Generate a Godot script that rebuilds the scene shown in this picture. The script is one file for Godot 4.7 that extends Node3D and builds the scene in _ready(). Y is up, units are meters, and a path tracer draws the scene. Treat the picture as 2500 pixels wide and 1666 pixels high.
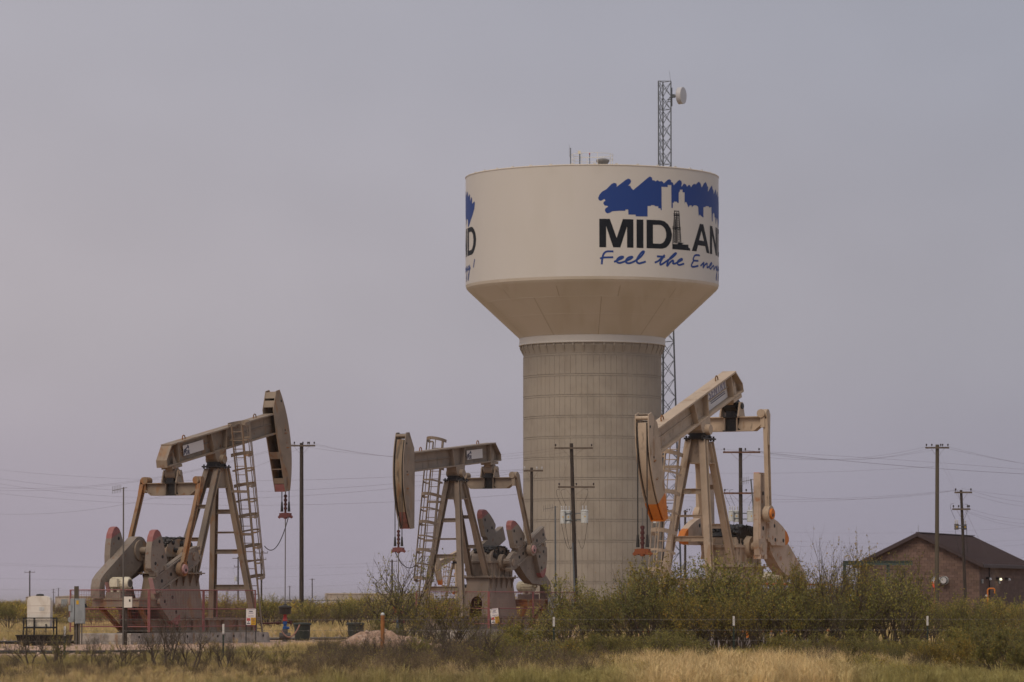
extends Node3D
# Measured from the photograph: a long lens (10000 px for 2500 px of width), the eye 1.35 m above flat ground, the horizon at row 1476 of 1666.
const FOC := 10000.0
const EYE := 1.35
var pitch := atan((1476.0 - 833.0) / FOC)
var used := {}
var M := {}
var rng := RandomNumberGenerator.new()


class Sh:
	# collects triangles; corners are given counter-clockwise as seen from outside
	var v := PackedVector3Array()
	var n := PackedVector3Array()
	var c := PackedColorArray()
	var xf := Transform3D()
	var col := Color.WHITE

	func tri(a: Vector3, b: Vector3, d: Vector3) -> void:
		a = xf * a; b = xf * b; d = xf * d
		var m := (b - a).cross(d - a).normalized()
		v.append(a); v.append(d); v.append(b)
		for i in 3:
			n.append(m); c.append(col)

	func trin(a: Vector3, b: Vector3, d: Vector3, na: Vector3, nb: Vector3, nd: Vector3) -> void:
		v.append(xf * a); v.append(xf * d); v.append(xf * b)
		n.append((xf.basis * na).normalized()); n.append((xf.basis * nd).normalized()); n.append((xf.basis * nb).normalized())
		for i in 3:
			c.append(col)

	func quad(a: Vector3, b: Vector3, d: Vector3, e: Vector3) -> void:
		tri(a, b, d); tri(a, d, e)

	func quadn(a: Vector3, b: Vector3, d: Vector3, e: Vector3, na: Vector3, nb: Vector3, nd: Vector3, ne: Vector3) -> void:
		trin(a, b, d, na, nb, nd); trin(a, d, e, na, nd, ne)

	func hexa(p: Array) -> void:
		# p: bottom ring 0..3 and top ring 4..7, counter-clockwise seen from above (x to z handled by the caller)
		if (p[1] - p[0]).cross(p[3] - p[0]).dot(p[4] - p[0]) < 0.0:
			p = [p[3], p[2], p[1], p[0], p[7], p[6], p[5], p[4]]
		quad(p[3], p[2], p[1], p[0]); quad(p[4], p[5], p[6], p[7])
		for i in 4:
			var j := (i + 1) % 4
			quad(p[i], p[j], p[j + 4], p[i + 4])

	func box(o: Vector3, s: Vector3, b := Basis()) -> void:
		var h := s / 2.0
		var p := []
		for y in [-h.y, h.y]:
			for q in [Vector2(-1, 1), Vector2(1, 1), Vector2(1, -1), Vector2(-1, -1)]:
				p.append(o + b * Vector3(q.x * h.x, y, q.y * h.z))
		hexa(p)

	func frame(a: Vector3, b: Vector3, up: Vector3) -> Basis:
		var d := (b - a).normalized()
		var s := d.cross(up)
		if s.length() < 0.001:
			s = d.cross(Vector3(0.31, 0.2, 0.9))
		s = s.normalized()
		return Basis(d, s.cross(d), s)

	func bar(a: Vector3, b: Vector3, w: float, h: float, up := Vector3.UP) -> void:
		box((a + b) / 2.0, Vector3(a.distance_to(b), h, w), frame(a, b, up))

	func ibeam(a: Vector3, b: Vector3, w: float, h: float, t := 0.03, up := Vector3.UP) -> void:
		var f := frame(a, b, up)
		var l := a.distance_to(b)
		var m := (a + b) / 2.0
		box(m + f.y * (h - t) / 2.0, Vector3(l, t, w), f)
		box(m - f.y * (h - t) / 2.0, Vector3(l, t, w), f)
		box(m, Vector3(l, h - 2.0 * t, t), f)

	func tube(a: Vector3, b: Vector3, r1: float, r2: float, k := 8, caps := true) -> void:
		var f := frame(a, b, Vector3.UP)
		for i in k:
			var t0 := TAU * i / k
			var t1 := TAU * (i + 1) / k
			var d0 := f.y * cos(t0) + f.z * sin(t0)
			var d1 := f.y * cos(t1) + f.z * sin(t1)
			quadn(a + d0 * r1, a + d1 * r1, b + d1 * r2, b + d0 * r2, d0, d1, d1, d0)
			if caps:
				tri(a, a + d1 * r1, a + d0 * r1); tri(b, b + d0 * r2, b + d1 * r2)

	func path(p: Array, r: float, k := 5) -> void:
		for i in p.size() - 1:
			tube(p[i], p[i + 1], r, r, k, i == 0 or i == p.size() - 2)

	func prism(poly: PackedVector2Array, z0: float, z1: float) -> void:
		if z0 > z1:
			var zz := z0; z0 = z1; z1 = zz
		var area := 0.0
		for i in poly.size():
			area += poly[i].cross(poly[(i + 1) % poly.size()])
		var p := poly.duplicate()
		if area < 0.0:
			p.reverse()
		var ix := Geometry2D.triangulate_polygon(p)
		for i in range(0, ix.size(), 3):
			var a := p[ix[i]]; var b := p[ix[i + 1]]; var d := p[ix[i + 2]]
			if (b - a).cross(d - a) < 0.0:
				var q := b; b = d; d = q
			tri(Vector3(a.x, a.y, z1), Vector3(b.x, b.y, z1), Vector3(d.x, d.y, z1))
			tri(Vector3(a.x, a.y, z0), Vector3(d.x, d.y, z0), Vector3(b.x, b.y, z0))
		for i in p.size():
			var a := p[i]; var b := p[(i + 1) % p.size()]
			quad(Vector3(a.x, a.y, z0), Vector3(b.x, b.y, z0), Vector3(b.x, b.y, z1), Vector3(a.x, a.y, z1))

	func lathe(prof: Array, k: int, smooth := true, t0 := 0.0, t1 := TAU) -> void:
		# prof: Vector2(radius, height), from below upwards gives an outward face
		for j in prof.size() - 1:
			var p: Vector2 = prof[j]; var q: Vector2 = prof[j + 1]
			var e := Vector2(q.y - p.y, p.x - q.x).normalized()
			for i in k:
				var a := t0 + (t1 - t0) * i / k
				var b := t0 + (t1 - t0) * (i + 1) / k
				var da := Vector3(sin(a), 0, cos(a)); var db := Vector3(sin(b), 0, cos(b))
				var na := da * e.x + Vector3.UP * e.y; var nb := db * e.x + Vector3.UP * e.y
				var A := da * p.x + Vector3.UP * p.y; var B := db * p.x + Vector3.UP * p.y
				var C := db * q.x + Vector3.UP * q.y; var D := da * q.x + Vector3.UP * q.y
				if smooth:
					quadn(A, B, C, D, na, nb, nb, na)
				else:
					quad(A, B, C, D)

	func ball(o: Vector3, r: Vector3, k := 10) -> void:
		for j in k / 2:
			for i in k:
				var q := []
				for w in [Vector2(i, j), Vector2(i + 1, j), Vector2(i + 1, j + 1), Vector2(i, j + 1)]:
					var a: float = TAU * w.x / k; var e: float = PI * w.y / (k / 2) - PI / 2
					q.append(Vector3(sin(a) * cos(e), sin(e), cos(a) * cos(e)))
				quadn(o + q[0] * r, o + q[1] * r, o + q[2] * r, o + q[3] * r, q[0], q[1], q[2], q[3])

	func mesh() -> ArrayMesh:
		var a := []
		a.resize(Mesh.ARRAY_MAX)
		a[Mesh.ARRAY_VERTEX] = v; a[Mesh.ARRAY_NORMAL] = n; a[Mesh.ARRAY_COLOR] = c
		var m := ArrayMesh.new()
		m.add_surface_from_arrays(Mesh.PRIMITIVE_TRIANGLES, a)
		return m


# ---------------------------------------------------------------- naming and placing
func at(px: float, py: float, d: float) -> Vector3:
	var u := (px - 1250.0) / FOC
	var w := (833.0 - py) / FOC
	var k := d / (cos(pitch) - w * sin(pitch))
	return Vector3(u * k, EYE + (w * cos(pitch) + sin(pitch)) * k, -d)


func gp(px: float, d: float) -> Vector3:
	# the point of the ground d metres ahead
	var p := at(px, 1476, d)
	return Vector3(p.x, 0, -d)


func numbered(called: String) -> String:
	used[called] = used.get(called, 0) + 1
	return called if used[called] == 1 else "%s_%03d" % [called, used[called] - 1]


func tag(o: Node, label: String, category: String, group := "") -> Node:
	o.set_meta("label", label); o.set_meta("category", category)
	if group:
		o.set_meta("group", group)
	return o


func thing(called: String, label: String, category: String, p := Vector3.ZERO, yaw := 0.0, group := "") -> Node3D:
	var o := Node3D.new()
	o.name = numbered(called)
	add_child(o)
	o.position = p
	o.rotation.y = yaw
	tag(o, label, category, group)
	return o


func obj(called: String, s: Sh, m: Material, parent: Node = null) -> MeshInstance3D:
	var o := MeshInstance3D.new()
	o.mesh = s.mesh()
	o.material_override = m
	put(called, o, parent)
	return o


func put(called: String, o: Node3D, parent: Node = null) -> void:
	if parent == null:
		o.name = numbered(called)
		add_child(o)
	else:
		var k := "%s/%s" % [parent.get_instance_id(), called]
		used[k] = used.get(k, 0) + 1
		o.name = called if used[k] == 1 else "%s_%03d" % [called, used[k] - 1]
		parent.add_child(o, true)


func group_part(called: String, parent: Node) -> Node3D:
	var o := Node3D.new()
	put(called, o, parent)
	return o


func struct(o: Node) -> Node:
	o.set_meta("kind", "structure")
	return o


func stuff(o: Node) -> Node:
	o.set_meta("kind", "stuff")
	return o


func text(called: String, words: String, size: float, m: Material, parent: Node, xf: Transform3D, serif := false, depth := 0.006, wide := 1.0) -> void:
	var t := TextMesh.new()
	var f := SystemFont.new()
	f.font_names = PackedStringArray(["Droid Serif" if serif else "Droid Sans"])
	f.font_weight = 700
	t.font = f
	t.text = words
	t.font_size = 64
	t.pixel_size = size / 46.0
	t.depth = depth
	t.curve_step = 4.0
	var o := MeshInstance3D.new()
	o.mesh = t
	o.material_override = m
	o.transform = xf * Transform3D(Basis.from_scale(Vector3(wide, 1, 1)), Vector3.ZERO)
	put(called, o, parent)


# ---------------------------------------------------------------- materials
func lin(r: float, g: float, b: float) -> Color:
	return Color(r, g, b).linear_to_srgb()


func noise_img(sd: int, freq: float, w: int, h: int, oct := 4) -> PackedByteArray:
	var f := FastNoiseLite.new()
	f.seed = sd
	f.noise_type = FastNoiseLite.TYPE_SIMPLEX_SMOOTH
	f.frequency = freq
	f.fractal_octaves = oct
	var im := f.get_seamless_image(w, h, false, false, 0.2, true)
	im.convert(Image.FORMAT_L8)
	if w != 256 or h != 256:
		im.resize(256, 256, Image.INTERPOLATE_CUBIC)
	return im.get_data()


# layers: [linear colour, frequency, from, to, seed, horizontal squeeze, vertical squeeze, strength]
func surface(base: Color, layers: Array, metres: float, rough: float, metal := 0.0, bump := 0.0, world := false) -> StandardMaterial3D:
	var n := 256 * 256
	var r := PackedFloat32Array(); var g := PackedFloat32Array(); var b := PackedFloat32Array()
	r.resize(n); g.resize(n); b.resize(n)
	r.fill(base.r); g.fill(base.g); b.fill(base.b)
	for l in layers:
		var d := noise_img(l[4], l[1], int(256 / l[5]), int(256 / l[6]))
		var k: Color = l[0]
		var lo: float = l[2]; var hi: float = l[3]; var st: float = l[7]
		for i in n:
			var t := clampf((d[i] / 255.0 - lo) / (hi - lo), 0.0, 1.0) * st
			if t > 0.0:
				r[i] += (k.r - r[i]) * t; g[i] += (k.g - g[i]) * t; b[i] += (k.b - b[i]) * t
	var out := PackedByteArray()
	out.resize(n * 3)
	for i in n:
		out[i * 3] = int(255.0 * pow(clampf(r[i], 0, 1), 0.4545)); out[i * 3 + 1] = int(255.0 * pow(clampf(g[i], 0, 1), 0.4545)); out[i * 3 + 2] = int(255.0 * pow(clampf(b[i], 0, 1), 0.4545))
	var m := StandardMaterial3D.new()
	m.albedo_texture = ImageTexture.create_from_image(Image.create_from_data(256, 256, false, Image.FORMAT_RGB8, out))
	m.uv1_triplanar = true
	m.uv1_world_triplanar = world
	m.uv1_scale = Vector3.ONE / metres
	m.roughness = rough
	m.metallic = metal
	if bump > 0.0:
		var d := noise_img(77, 0.06, 256, 256, 5)
		m.heightmap_enabled = true
		m.heightmap_texture = ImageTexture.create_from_image(Image.create_from_data(256, 256, false, Image.FORMAT_L8, d))
		m.heightmap_scale = bump
	return m


func flat(r: float, g: float, b: float, rough := 0.7, metal := 0.0) -> StandardMaterial3D:
	var m := StandardMaterial3D.new()
	m.albedo_color = lin(r, g, b)
	m.roughness = rough
	m.metallic = metal
	return m


func tinted(rough := 0.85) -> StandardMaterial3D:
	var m := StandardMaterial3D.new()
	m.vertex_color_use_as_albedo = true
	m.roughness = rough
	return m


func materials() -> void:
	var rust := Color(0.20, 0.075, 0.02)
	var dark := Color(0.06, 0.045, 0.035)
	M.paint = surface(Color(0.285, 0.228, 0.175), [[Color(0.225, 0.18, 0.138), 0.012, 0.4, 0.7, 3, 1, 1, 0.8], [Color(0.3, 0.155, 0.06), 0.016, 0.66, 0.84, 11, 1, 2, 0.65], [rust, 0.02, 0.78, 0.88, 5, 1, 1, 0.7], [dark, 0.03, 0.74, 0.9, 9, 1, 3, 0.5]], 3.0, 0.62)
	M.paint_b = surface(Color(0.285, 0.23, 0.183), [[Color(0.225, 0.182, 0.145), 0.012, 0.4, 0.7, 303, 1, 1, 0.8], [Color(0.27, 0.165, 0.08), 0.016, 0.7, 0.86, 311, 1, 2, 0.5], [dark, 0.03, 0.74, 0.9, 309, 1, 3, 0.5]], 3.0, 0.62)
	M.weight = surface(Color(0.25, 0.21, 0.175), [[Color(0.2, 0.165, 0.14), 0.012, 0.4, 0.7, 13, 1, 1, 0.8], [Color(0.12, 0.09, 0.07), 0.05, 0.7, 0.85, 15, 1, 1, 0.7], [rust, 0.03, 0.76, 0.86, 17, 1, 1, 0.7]], 3.0, 0.7)
	M.rusty = surface(Color(0.25, 0.17, 0.105), [[Color(0.34, 0.13, 0.03), 0.01, 0.42, 0.62, 23, 1, 3, 0.9], [Color(0.15, 0.05, 0.015), 0.03, 0.6, 0.8, 25, 1, 2, 0.7]], 2.2, 0.8)
	M.tan = surface(Color(0.5, 0.4, 0.305), [[Color(0.41, 0.325, 0.24), 0.012, 0.45, 0.75, 33, 1, 1, 0.8], [Color(0.3, 0.17, 0.08), 0.02, 0.72, 0.86, 35, 1, 2, 0.6], [dark, 0.04, 0.78, 0.9, 37, 1, 3, 0.5]], 3.0, 0.6)
	M.tan_weight = surface(Color(0.54, 0.43, 0.34), [[Color(0.4, 0.31, 0.23), 0.015, 0.45, 0.75, 43, 1, 1, 0.8], [Color(0.35, 0.14, 0.04), 0.03, 0.7, 0.84, 45, 1, 1, 0.7]], 3.0, 0.7)
	M.grease = surface(Color(0.012, 0.011, 0.01), [[Color(0.05, 0.035, 0.025), 0.04, 0.6, 0.8, 53, 1, 1, 0.7]], 1.0, 0.45)
	M.track = surface(Color(0.25, 0.19, 0.125), [[Color(0.06, 0.045, 0.035), 0.03, 0.45, 0.7, 63, 1, 4, 0.8], [rust, 0.02, 0.6, 0.8, 65, 1, 4, 0.6]], 2.0, 0.6)
	M.pink = surface(Color(0.3, 0.11, 0.108), [[Color(0.33, 0.165, 0.155), 0.03, 0.5, 0.7, 73, 1, 1, 0.7]], 1.5, 0.7)
	M.redtip = surface(Color(0.2, 0.075, 0.06), [[Color(0.1, 0.05, 0.035), 0.03, 0.45, 0.65, 75, 1, 2, 0.8]], 1.0, 0.7)
	M.pinkpale = flat(0.42, 0.25, 0.25, 0.7)
	M.carrier_pink = flat(0.17, 0.06, 0.06, 0.7)
	M.carrier_orange = flat(0.22, 0.062, 0.02, 0.7)
	M.redfence = surface(Color(0.26, 0.095, 0.098), [[Color(0.3, 0.13, 0.12), 0.03, 0.5, 0.7, 83, 1, 1, 0.7]], 1.0, 0.7)
	M.orange = surface(Color(0.62, 0.2, 0.025), [[Color(0.5, 0.14, 0.02), 0.03, 0.5, 0.7, 93, 1, 1, 0.6]], 1.5, 0.65)
	M.redmetal = flat(0.085, 0.024, 0.022, 0.6)
	M.blue = flat(0.03, 0.11, 0.33, 0.6)
	M.cable = flat(0.03, 0.028, 0.027, 0.6)
	M.wire = flat(0.12, 0.095, 0.1, 0.6)
	M.steel = flat(0.2, 0.19, 0.18, 0.5, 0.3)
	M.white = surface(Color(0.72, 0.69, 0.63), [[Color(0.55, 0.5, 0.42), 0.02, 0.5, 0.8, 103, 1, 3, 0.6]], 2.0, 0.6)
	M.cream = surface(Color(0.66, 0.62, 0.5), [[Color(0.45, 0.4, 0.3), 0.02, 0.55, 0.8, 113, 1, 2, 0.6]], 1.5, 0.6)
	M.seam = flat(0.42, 0.36, 0.27, 0.7)
	M.tank = surface(Color(0.615, 0.59, 0.555), [[Color(0.57, 0.54, 0.5), 0.01, 0.4, 0.8, 123, 1, 4, 0.7]], 14.0, 0.5)
	M.cone = surface(Color(0.66, 0.605, 0.535), [[Color(0.56, 0.5, 0.4), 0.008, 0.5, 0.8, 133, 1, 1, 0.7], [Color(0.5, 0.42, 0.3), 0.02, 0.66, 0.85, 135, 1, 3, 0.5]], 18.0, 0.6)
	M.concrete = surface(Color(0.35, 0.312, 0.265), [[Color(0.3, 0.262, 0.22), 0.012, 0.4, 0.7, 143, 1, 1, 0.8], [Color(0.39, 0.345, 0.285), 0.03, 0.55, 0.75, 145, 1, 2, 0.5], [Color(0.24, 0.2, 0.165), 0.02, 0.74, 0.9, 147, 1, 5, 0.3]], 12.0, 0.9)
	M.pad = surface(Color(0.43, 0.395, 0.36), [[Color(0.24, 0.22, 0.2), 0.02, 0.45, 0.7, 153, 1, 1, 0.8], [Color(0.3, 0.17, 0.08), 0.02, 0.7, 0.85, 155, 1, 4, 0.6], [Color(0.14, 0.12, 0.1), 0.03, 0.7, 0.85, 157, 1, 3, 0.6]], 2.5, 0.9)
	M.logo_blue = flat(0.017, 0.055, 0.245, 0.55)
	M.logo_blue.metallic_specular = 0.35
	M.logo_dark = flat(0.008, 0.011, 0.015, 0.6)
	M.logo_dark.metallic_specular = 0.3
	M.galv = surface(Color(0.13, 0.145, 0.16), [[Color(0.2, 0.215, 0.23), 0.03, 0.5, 0.75, 163, 1, 1, 0.7]], 1.5, 0.5, 0.4)
	M.pole = surface(Color(0.05, 0.037, 0.029), [[Color(0.026, 0.02, 0.016), 0.05, 0.45, 0.65, 173, 1, 12, 0.8], [Color(0.095, 0.072, 0.055), 0.03, 0.62, 0.8, 175, 1, 8, 0.6]], 1.6, 0.9)
	M.pole_tan = surface(Color(0.1, 0.083, 0.058), [[Color(0.08, 0.065, 0.045), 0.05, 0.45, 0.65, 183, 1, 12, 0.8]], 1.6, 0.9)
	M.arm = surface(Color(0.13, 0.1, 0.078), [[Color(0.09, 0.065, 0.05), 0.05, 0.45, 0.65, 193, 8, 1, 0.8]], 1.6, 0.9)
	M.arm_red = surface(Color(0.17, 0.075, 0.04), [[Color(0.09, 0.045, 0.03), 0.05, 0.45, 0.65, 195, 8, 1, 0.8]], 1.6, 0.9)
	M.can = surface(Color(0.56, 0.58, 0.585), [[Color(0.38, 0.4, 0.39), 0.03, 0.55, 0.75, 203, 1, 3, 0.7]], 1.0, 0.5)
	M.can_dark = flat(0.12, 0.11, 0.1, 0.6)
	M.glaze = flat(0.035, 0.022, 0.018, 0.25)
	M.porcelain = flat(0.5, 0.5, 0.52, 0.3)
	M.greybox = surface(Color(0.3, 0.33, 0.35), [[Color(0.24, 0.265, 0.28), 0.02, 0.5, 0.7, 213, 1, 3, 0.8]], 1.0, 0.5)
	M.black = flat(0.012, 0.012, 0.012, 0.6)
	M.bin = surface(Color(0.018, 0.026, 0.019), [[Color(0.04, 0.045, 0.035), 0.03, 0.5, 0.75, 223, 1, 2, 0.7]], 1.0, 0.5)
	M.yellow = flat(0.6, 0.36, 0.02, 0.6)
	M.signred = flat(0.5, 0.06, 0.06, 0.6)
	M.signwhite = flat(0.68, 0.66, 0.66, 0.5)
	M.ink = flat(0.03, 0.032, 0.08, 0.6)
	M.ink_pale = flat(0.3, 0.29, 0.4, 0.6)
	M.beacon = flat(0.35, 0.01, 0.015, 0.3)
	M.post_green = flat(0.02, 0.035, 0.024, 0.6)
	M.post_white = flat(0.62, 0.6, 0.58, 0.6)
	M.container = surface(Color(0.52, 0.45, 0.38), [[Color(0.42, 0.36, 0.3), 0.02, 0.5, 0.75, 233, 1, 5, 0.7], [rust, 0.03, 0.78, 0.88, 235, 1, 3, 0.7]], 4.0, 0.6)
	M.roof = surface(Color(0.062, 0.04, 0.042), [[Color(0.075, 0.05, 0.05), 0.02, 0.5, 0.75, 243, 1, 1, 0.8]], 6.0, 0.45, 0.2)
	M.mortar = flat(0.17, 0.12, 0.1, 0.95)
	M.block = tinted(0.9)
	M.trim = flat(0.05, 0.033, 0.035, 0.6)
	M.door = flat(0.05, 0.026, 0.02, 0.7)
	M.frame_green = flat(0.055, 0.085, 0.075, 0.6)
	M.lens = flat(0.6, 0.6, 0.62, 0.3)
	M.lamp = StandardMaterial3D.new()
	M.lamp.albedo_color = Color(0.9, 0.9, 0.8)
	M.lamp.emission_enabled = true
	M.lamp.emission = Color(1, 0.97, 0.8)
	M.lamp.emission_energy_multiplier = 0.9
	M.leaf = tinted(0.75)
	M.leaf.backlight_enabled = true
	M.leaf.backlight = Color(0.03, 0.03, 0.01)
	M.leaf_dull = M.leaf.duplicate()
	M.leaf_dull.albedo_color = lin(0.72, 0.74, 0.8)
	M.leaf_gold = M.leaf.duplicate()
	M.leaf_gold.albedo_color = lin(1.0, 0.86, 0.7)
	M.twig = tinted(0.95)
	M.grass = tinted(0.9)
	M.ground = surface(Color(0.34, 0.235, 0.135), [[Color(0.2, 0.16, 0.07), 0.015, 0.4, 0.65, 253, 1, 1, 0.8], [Color(0.4, 0.27, 0.17), 0.03, 0.55, 0.75, 255, 1, 1, 0.7]], 9.0, 1.0, 0.0, 0.0, true)
	M.dirt = surface(Color(0.47, 0.315, 0.225), [[Color(0.38, 0.245, 0.17), 0.02, 0.4, 0.65, 263, 1, 1, 0.8], [Color(0.56, 0.41, 0.31), 0.06, 0.6, 0.8, 265, 1, 1, 0.7]], 5.0, 1.0, 0.0, 0.0, true)
	M.heap = surface(Color(0.41, 0.275, 0.2), [[Color(0.28, 0.18, 0.12), 0.03, 0.42, 0.62, 273, 1, 1, 0.85], [Color(0.55, 0.42, 0.34), 0.08, 0.66, 0.8, 275, 1, 1, 0.8]], 2.2, 1.0)
	M.strand = flat(0.2, 0.185, 0.17, 0.6)
	M.hat = flat(0.045, 0.037, 0.03, 0.6)
	M.sock = flat(0.75, 0.11, 0.05, 0.8)
	M.hose_pink = flat(0.42, 0.24, 0.19, 0.7)


# ---------------------------------------------------------------- camera, sky, sun
func stage() -> void:
	var cam := Camera3D.new()
	cam.name = "camera"
	add_child(cam)
	cam.position = Vector3(0, EYE, 0)
	cam.rotation.x = pitch
	var at_lens := CameraAttributesPhysical.new()
	at_lens.frustum_focal_length = 12.0 / (833.0 / FOC)
	at_lens.frustum_near = 1.0
	at_lens.frustum_far = 6000.0
	at_lens.frustum_focus_distance = 160.0
	at_lens.exposure_aperture = 4.0
	cam.attributes = at_lens
	cam.near = 1.0
	cam.far = 6000.0
	cam.fov = 2.0 * rad_to_deg(atan(833.0 / FOC))
	cam.current = true

	var e := Environment.new()
	e.background_mode = Environment.BG_SKY
	e.tonemap_mode = Environment.TONE_MAPPER_LINEAR
	e.tonemap_exposure = 1.0
	e.sdfgi_enabled = true
	e.ssao_enabled = true
	e.ssil_enabled = true
	e.fog_enabled = true
	e.fog_density = 0.00005
	e.fog_light_color = Color(0.8, 0.78, 0.84)
	var sky := Sky.new()
	var pan := PanoramaSkyMaterial.new()
	pan.panorama = sky_image()
	pan.energy_multiplier = 1.0
	sky.sky_material = pan
	e.sky = sky
	var we := WorldEnvironment.new()
	we.name = "world_environment"
	we.environment = e
	add_child(we)

	var sun := DirectionalLight3D.new()
	sun.name = "sun"
	add_child(sun)
	sun.rotation = Vector3(deg_to_rad(-48), deg_to_rad(-28), 0)
	sun.light_color = Color(1.0, 0.92, 0.82)
	sun.light_energy = 0.5
	sun.light_angular_distance = 30.0
	sun.shadow_enabled = true


# a thick, even overcast: mauve at the horizon, greyer above, a little darker and bluer to the right, with very soft folds of cloud
func sky_image() -> ImageTexture:
	var w := 1024; var h := 512
	var im := Image.create(w, h, false, Image.FORMAT_RGBF)
	var f := FastNoiseLite.new()
	f.seed = 4
	f.frequency = 1.0
	f.fractal_octaves = 4
	for y in h:
		var el := PI / 2.0 - PI * (y + 0.5) / h
		for x in w:
			var az := TAU * (x + 0.5) / w   # the panorama's left edge looks along -z
			var d := Vector3(cos(el) * sin(az), sin(el), -cos(el) * cos(az))
			var c := Color(0.35, 0.32, 0.378).lerp(Color(0.398, 0.377, 0.414), smoothstep(0.015, 0.07, el))
			c = c.lerp(Color(0.386, 0.384, 0.437), smoothstep(0.07, 0.15, el))
			c = c.lerp(Color(0.46, 0.457, 0.485), smoothstep(0.15, 1.2, el))
			var k := clampf(d.x / 0.13, -1.0, 1.0)   # the right side of the sky is the duller, bluer one
			c = Color(c.r * (1.0 - 0.11 * k), c.g * (1.0 - 0.08 * k), c.b * (1.0 - 0.055 * k))
			var g := 1.0 + 0.05 * f.get_noise_3d(d.x * 11.0, d.y * 24.0, d.z * 11.0) + 0.03 * f.get_noise_3d(d.x * 40.0 + 9.0, d.y * 80.0, d.z * 40.0)
			if el < 0.0:
				c = Color(0.2, 0.17, 0.13); g = 1.0
			im.set_pixel(x, y, Color(c.r * g, c.g * g, c.b * g))
	return ImageTexture.create_from_image(im)


# ---------------------------------------------------------------- water tower
const TR := 14.017
const TD := 452.0
const LOGO0 := 0.03548


func pts(a: Array) -> PackedVector2Array:
	var p := PackedVector2Array()
	for i in range(0, a.size(), 2):
		p.append(Vector2(a[i], a[i + 1]))
	return p


# flat print laid round the shell: polygons in metres along the shell and metres of height, cut into strips so that they follow the curve
func lay_print(s: Sh, outer: PackedVector2Array, holes: Array, turn: float, lift: float) -> void:
	var x0 := INF; var x1 := -INF
	for q in outer:
		x0 = minf(x0, q.x); x1 = maxf(x1, q.x)
	var r := TR + lift
	var x := floorf(x0 / 0.3) * 0.3
	while x < x1:
		var cell := PackedVector2Array([Vector2(x, 0), Vector2(x + 0.3, 0), Vector2(x + 0.3, 99), Vector2(x, 99)])
		var ps := Geometry2D.intersect_polygons(outer, cell)
		for hole in holes:
			var nx: Array[PackedVector2Array] = []
			for q in ps:
				nx.append_array(Geometry2D.clip_polygons(q, hole))
			ps = nx
		for q in ps:
			if Geometry2D.is_polygon_clockwise(q) and q.size() < 3:
				continue
			var ix := Geometry2D.triangulate_polygon(q)
			for i in range(0, ix.size(), 3):
				var t := [q[ix[i]], q[ix[i + 1]], q[ix[i + 2]]]
				if (t[1] - t[0]).cross(t[2] - t[0]) < 0.0:
					t = [t[0], t[2], t[1]]
				var p := []; var m := []
				for w in t:
					var th: float = LOGO0 + turn + w.x / TR
					m.append(Vector3(sin(th), 0, cos(th)))
					p.append(Vector3(r * sin(th), w.y, r * cos(th)))
				s.trin(p[0], p[1], p[2], m[0], m[1], m[2])
		x += 0.3


func stroke(s: Sh, a: Array, half: float, turn: float, lift: float) -> void:
	var p := pts(a)
	var q := PackedVector2Array()
	for i in p.size() - 1:
		for j in 5:
			q.append(p[i].cubic_interpolate(p[i + 1], p[maxi(i - 1, 0)], p[mini(i + 2, p.size() - 1)], j / 5.0))
	q.append(p[p.size() - 1])
	var outer := []; var holes := []
	for r in Geometry2D.offset_polyline(q, half, Geometry2D.JOIN_ROUND, Geometry2D.END_ROUND):
		if Geometry2D.is_polygon_clockwise(r):
			holes.append(r)
		else:
			outer.append(r)
	for r in outer:
		lay_print(s, r, holes, turn, lift)


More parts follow.
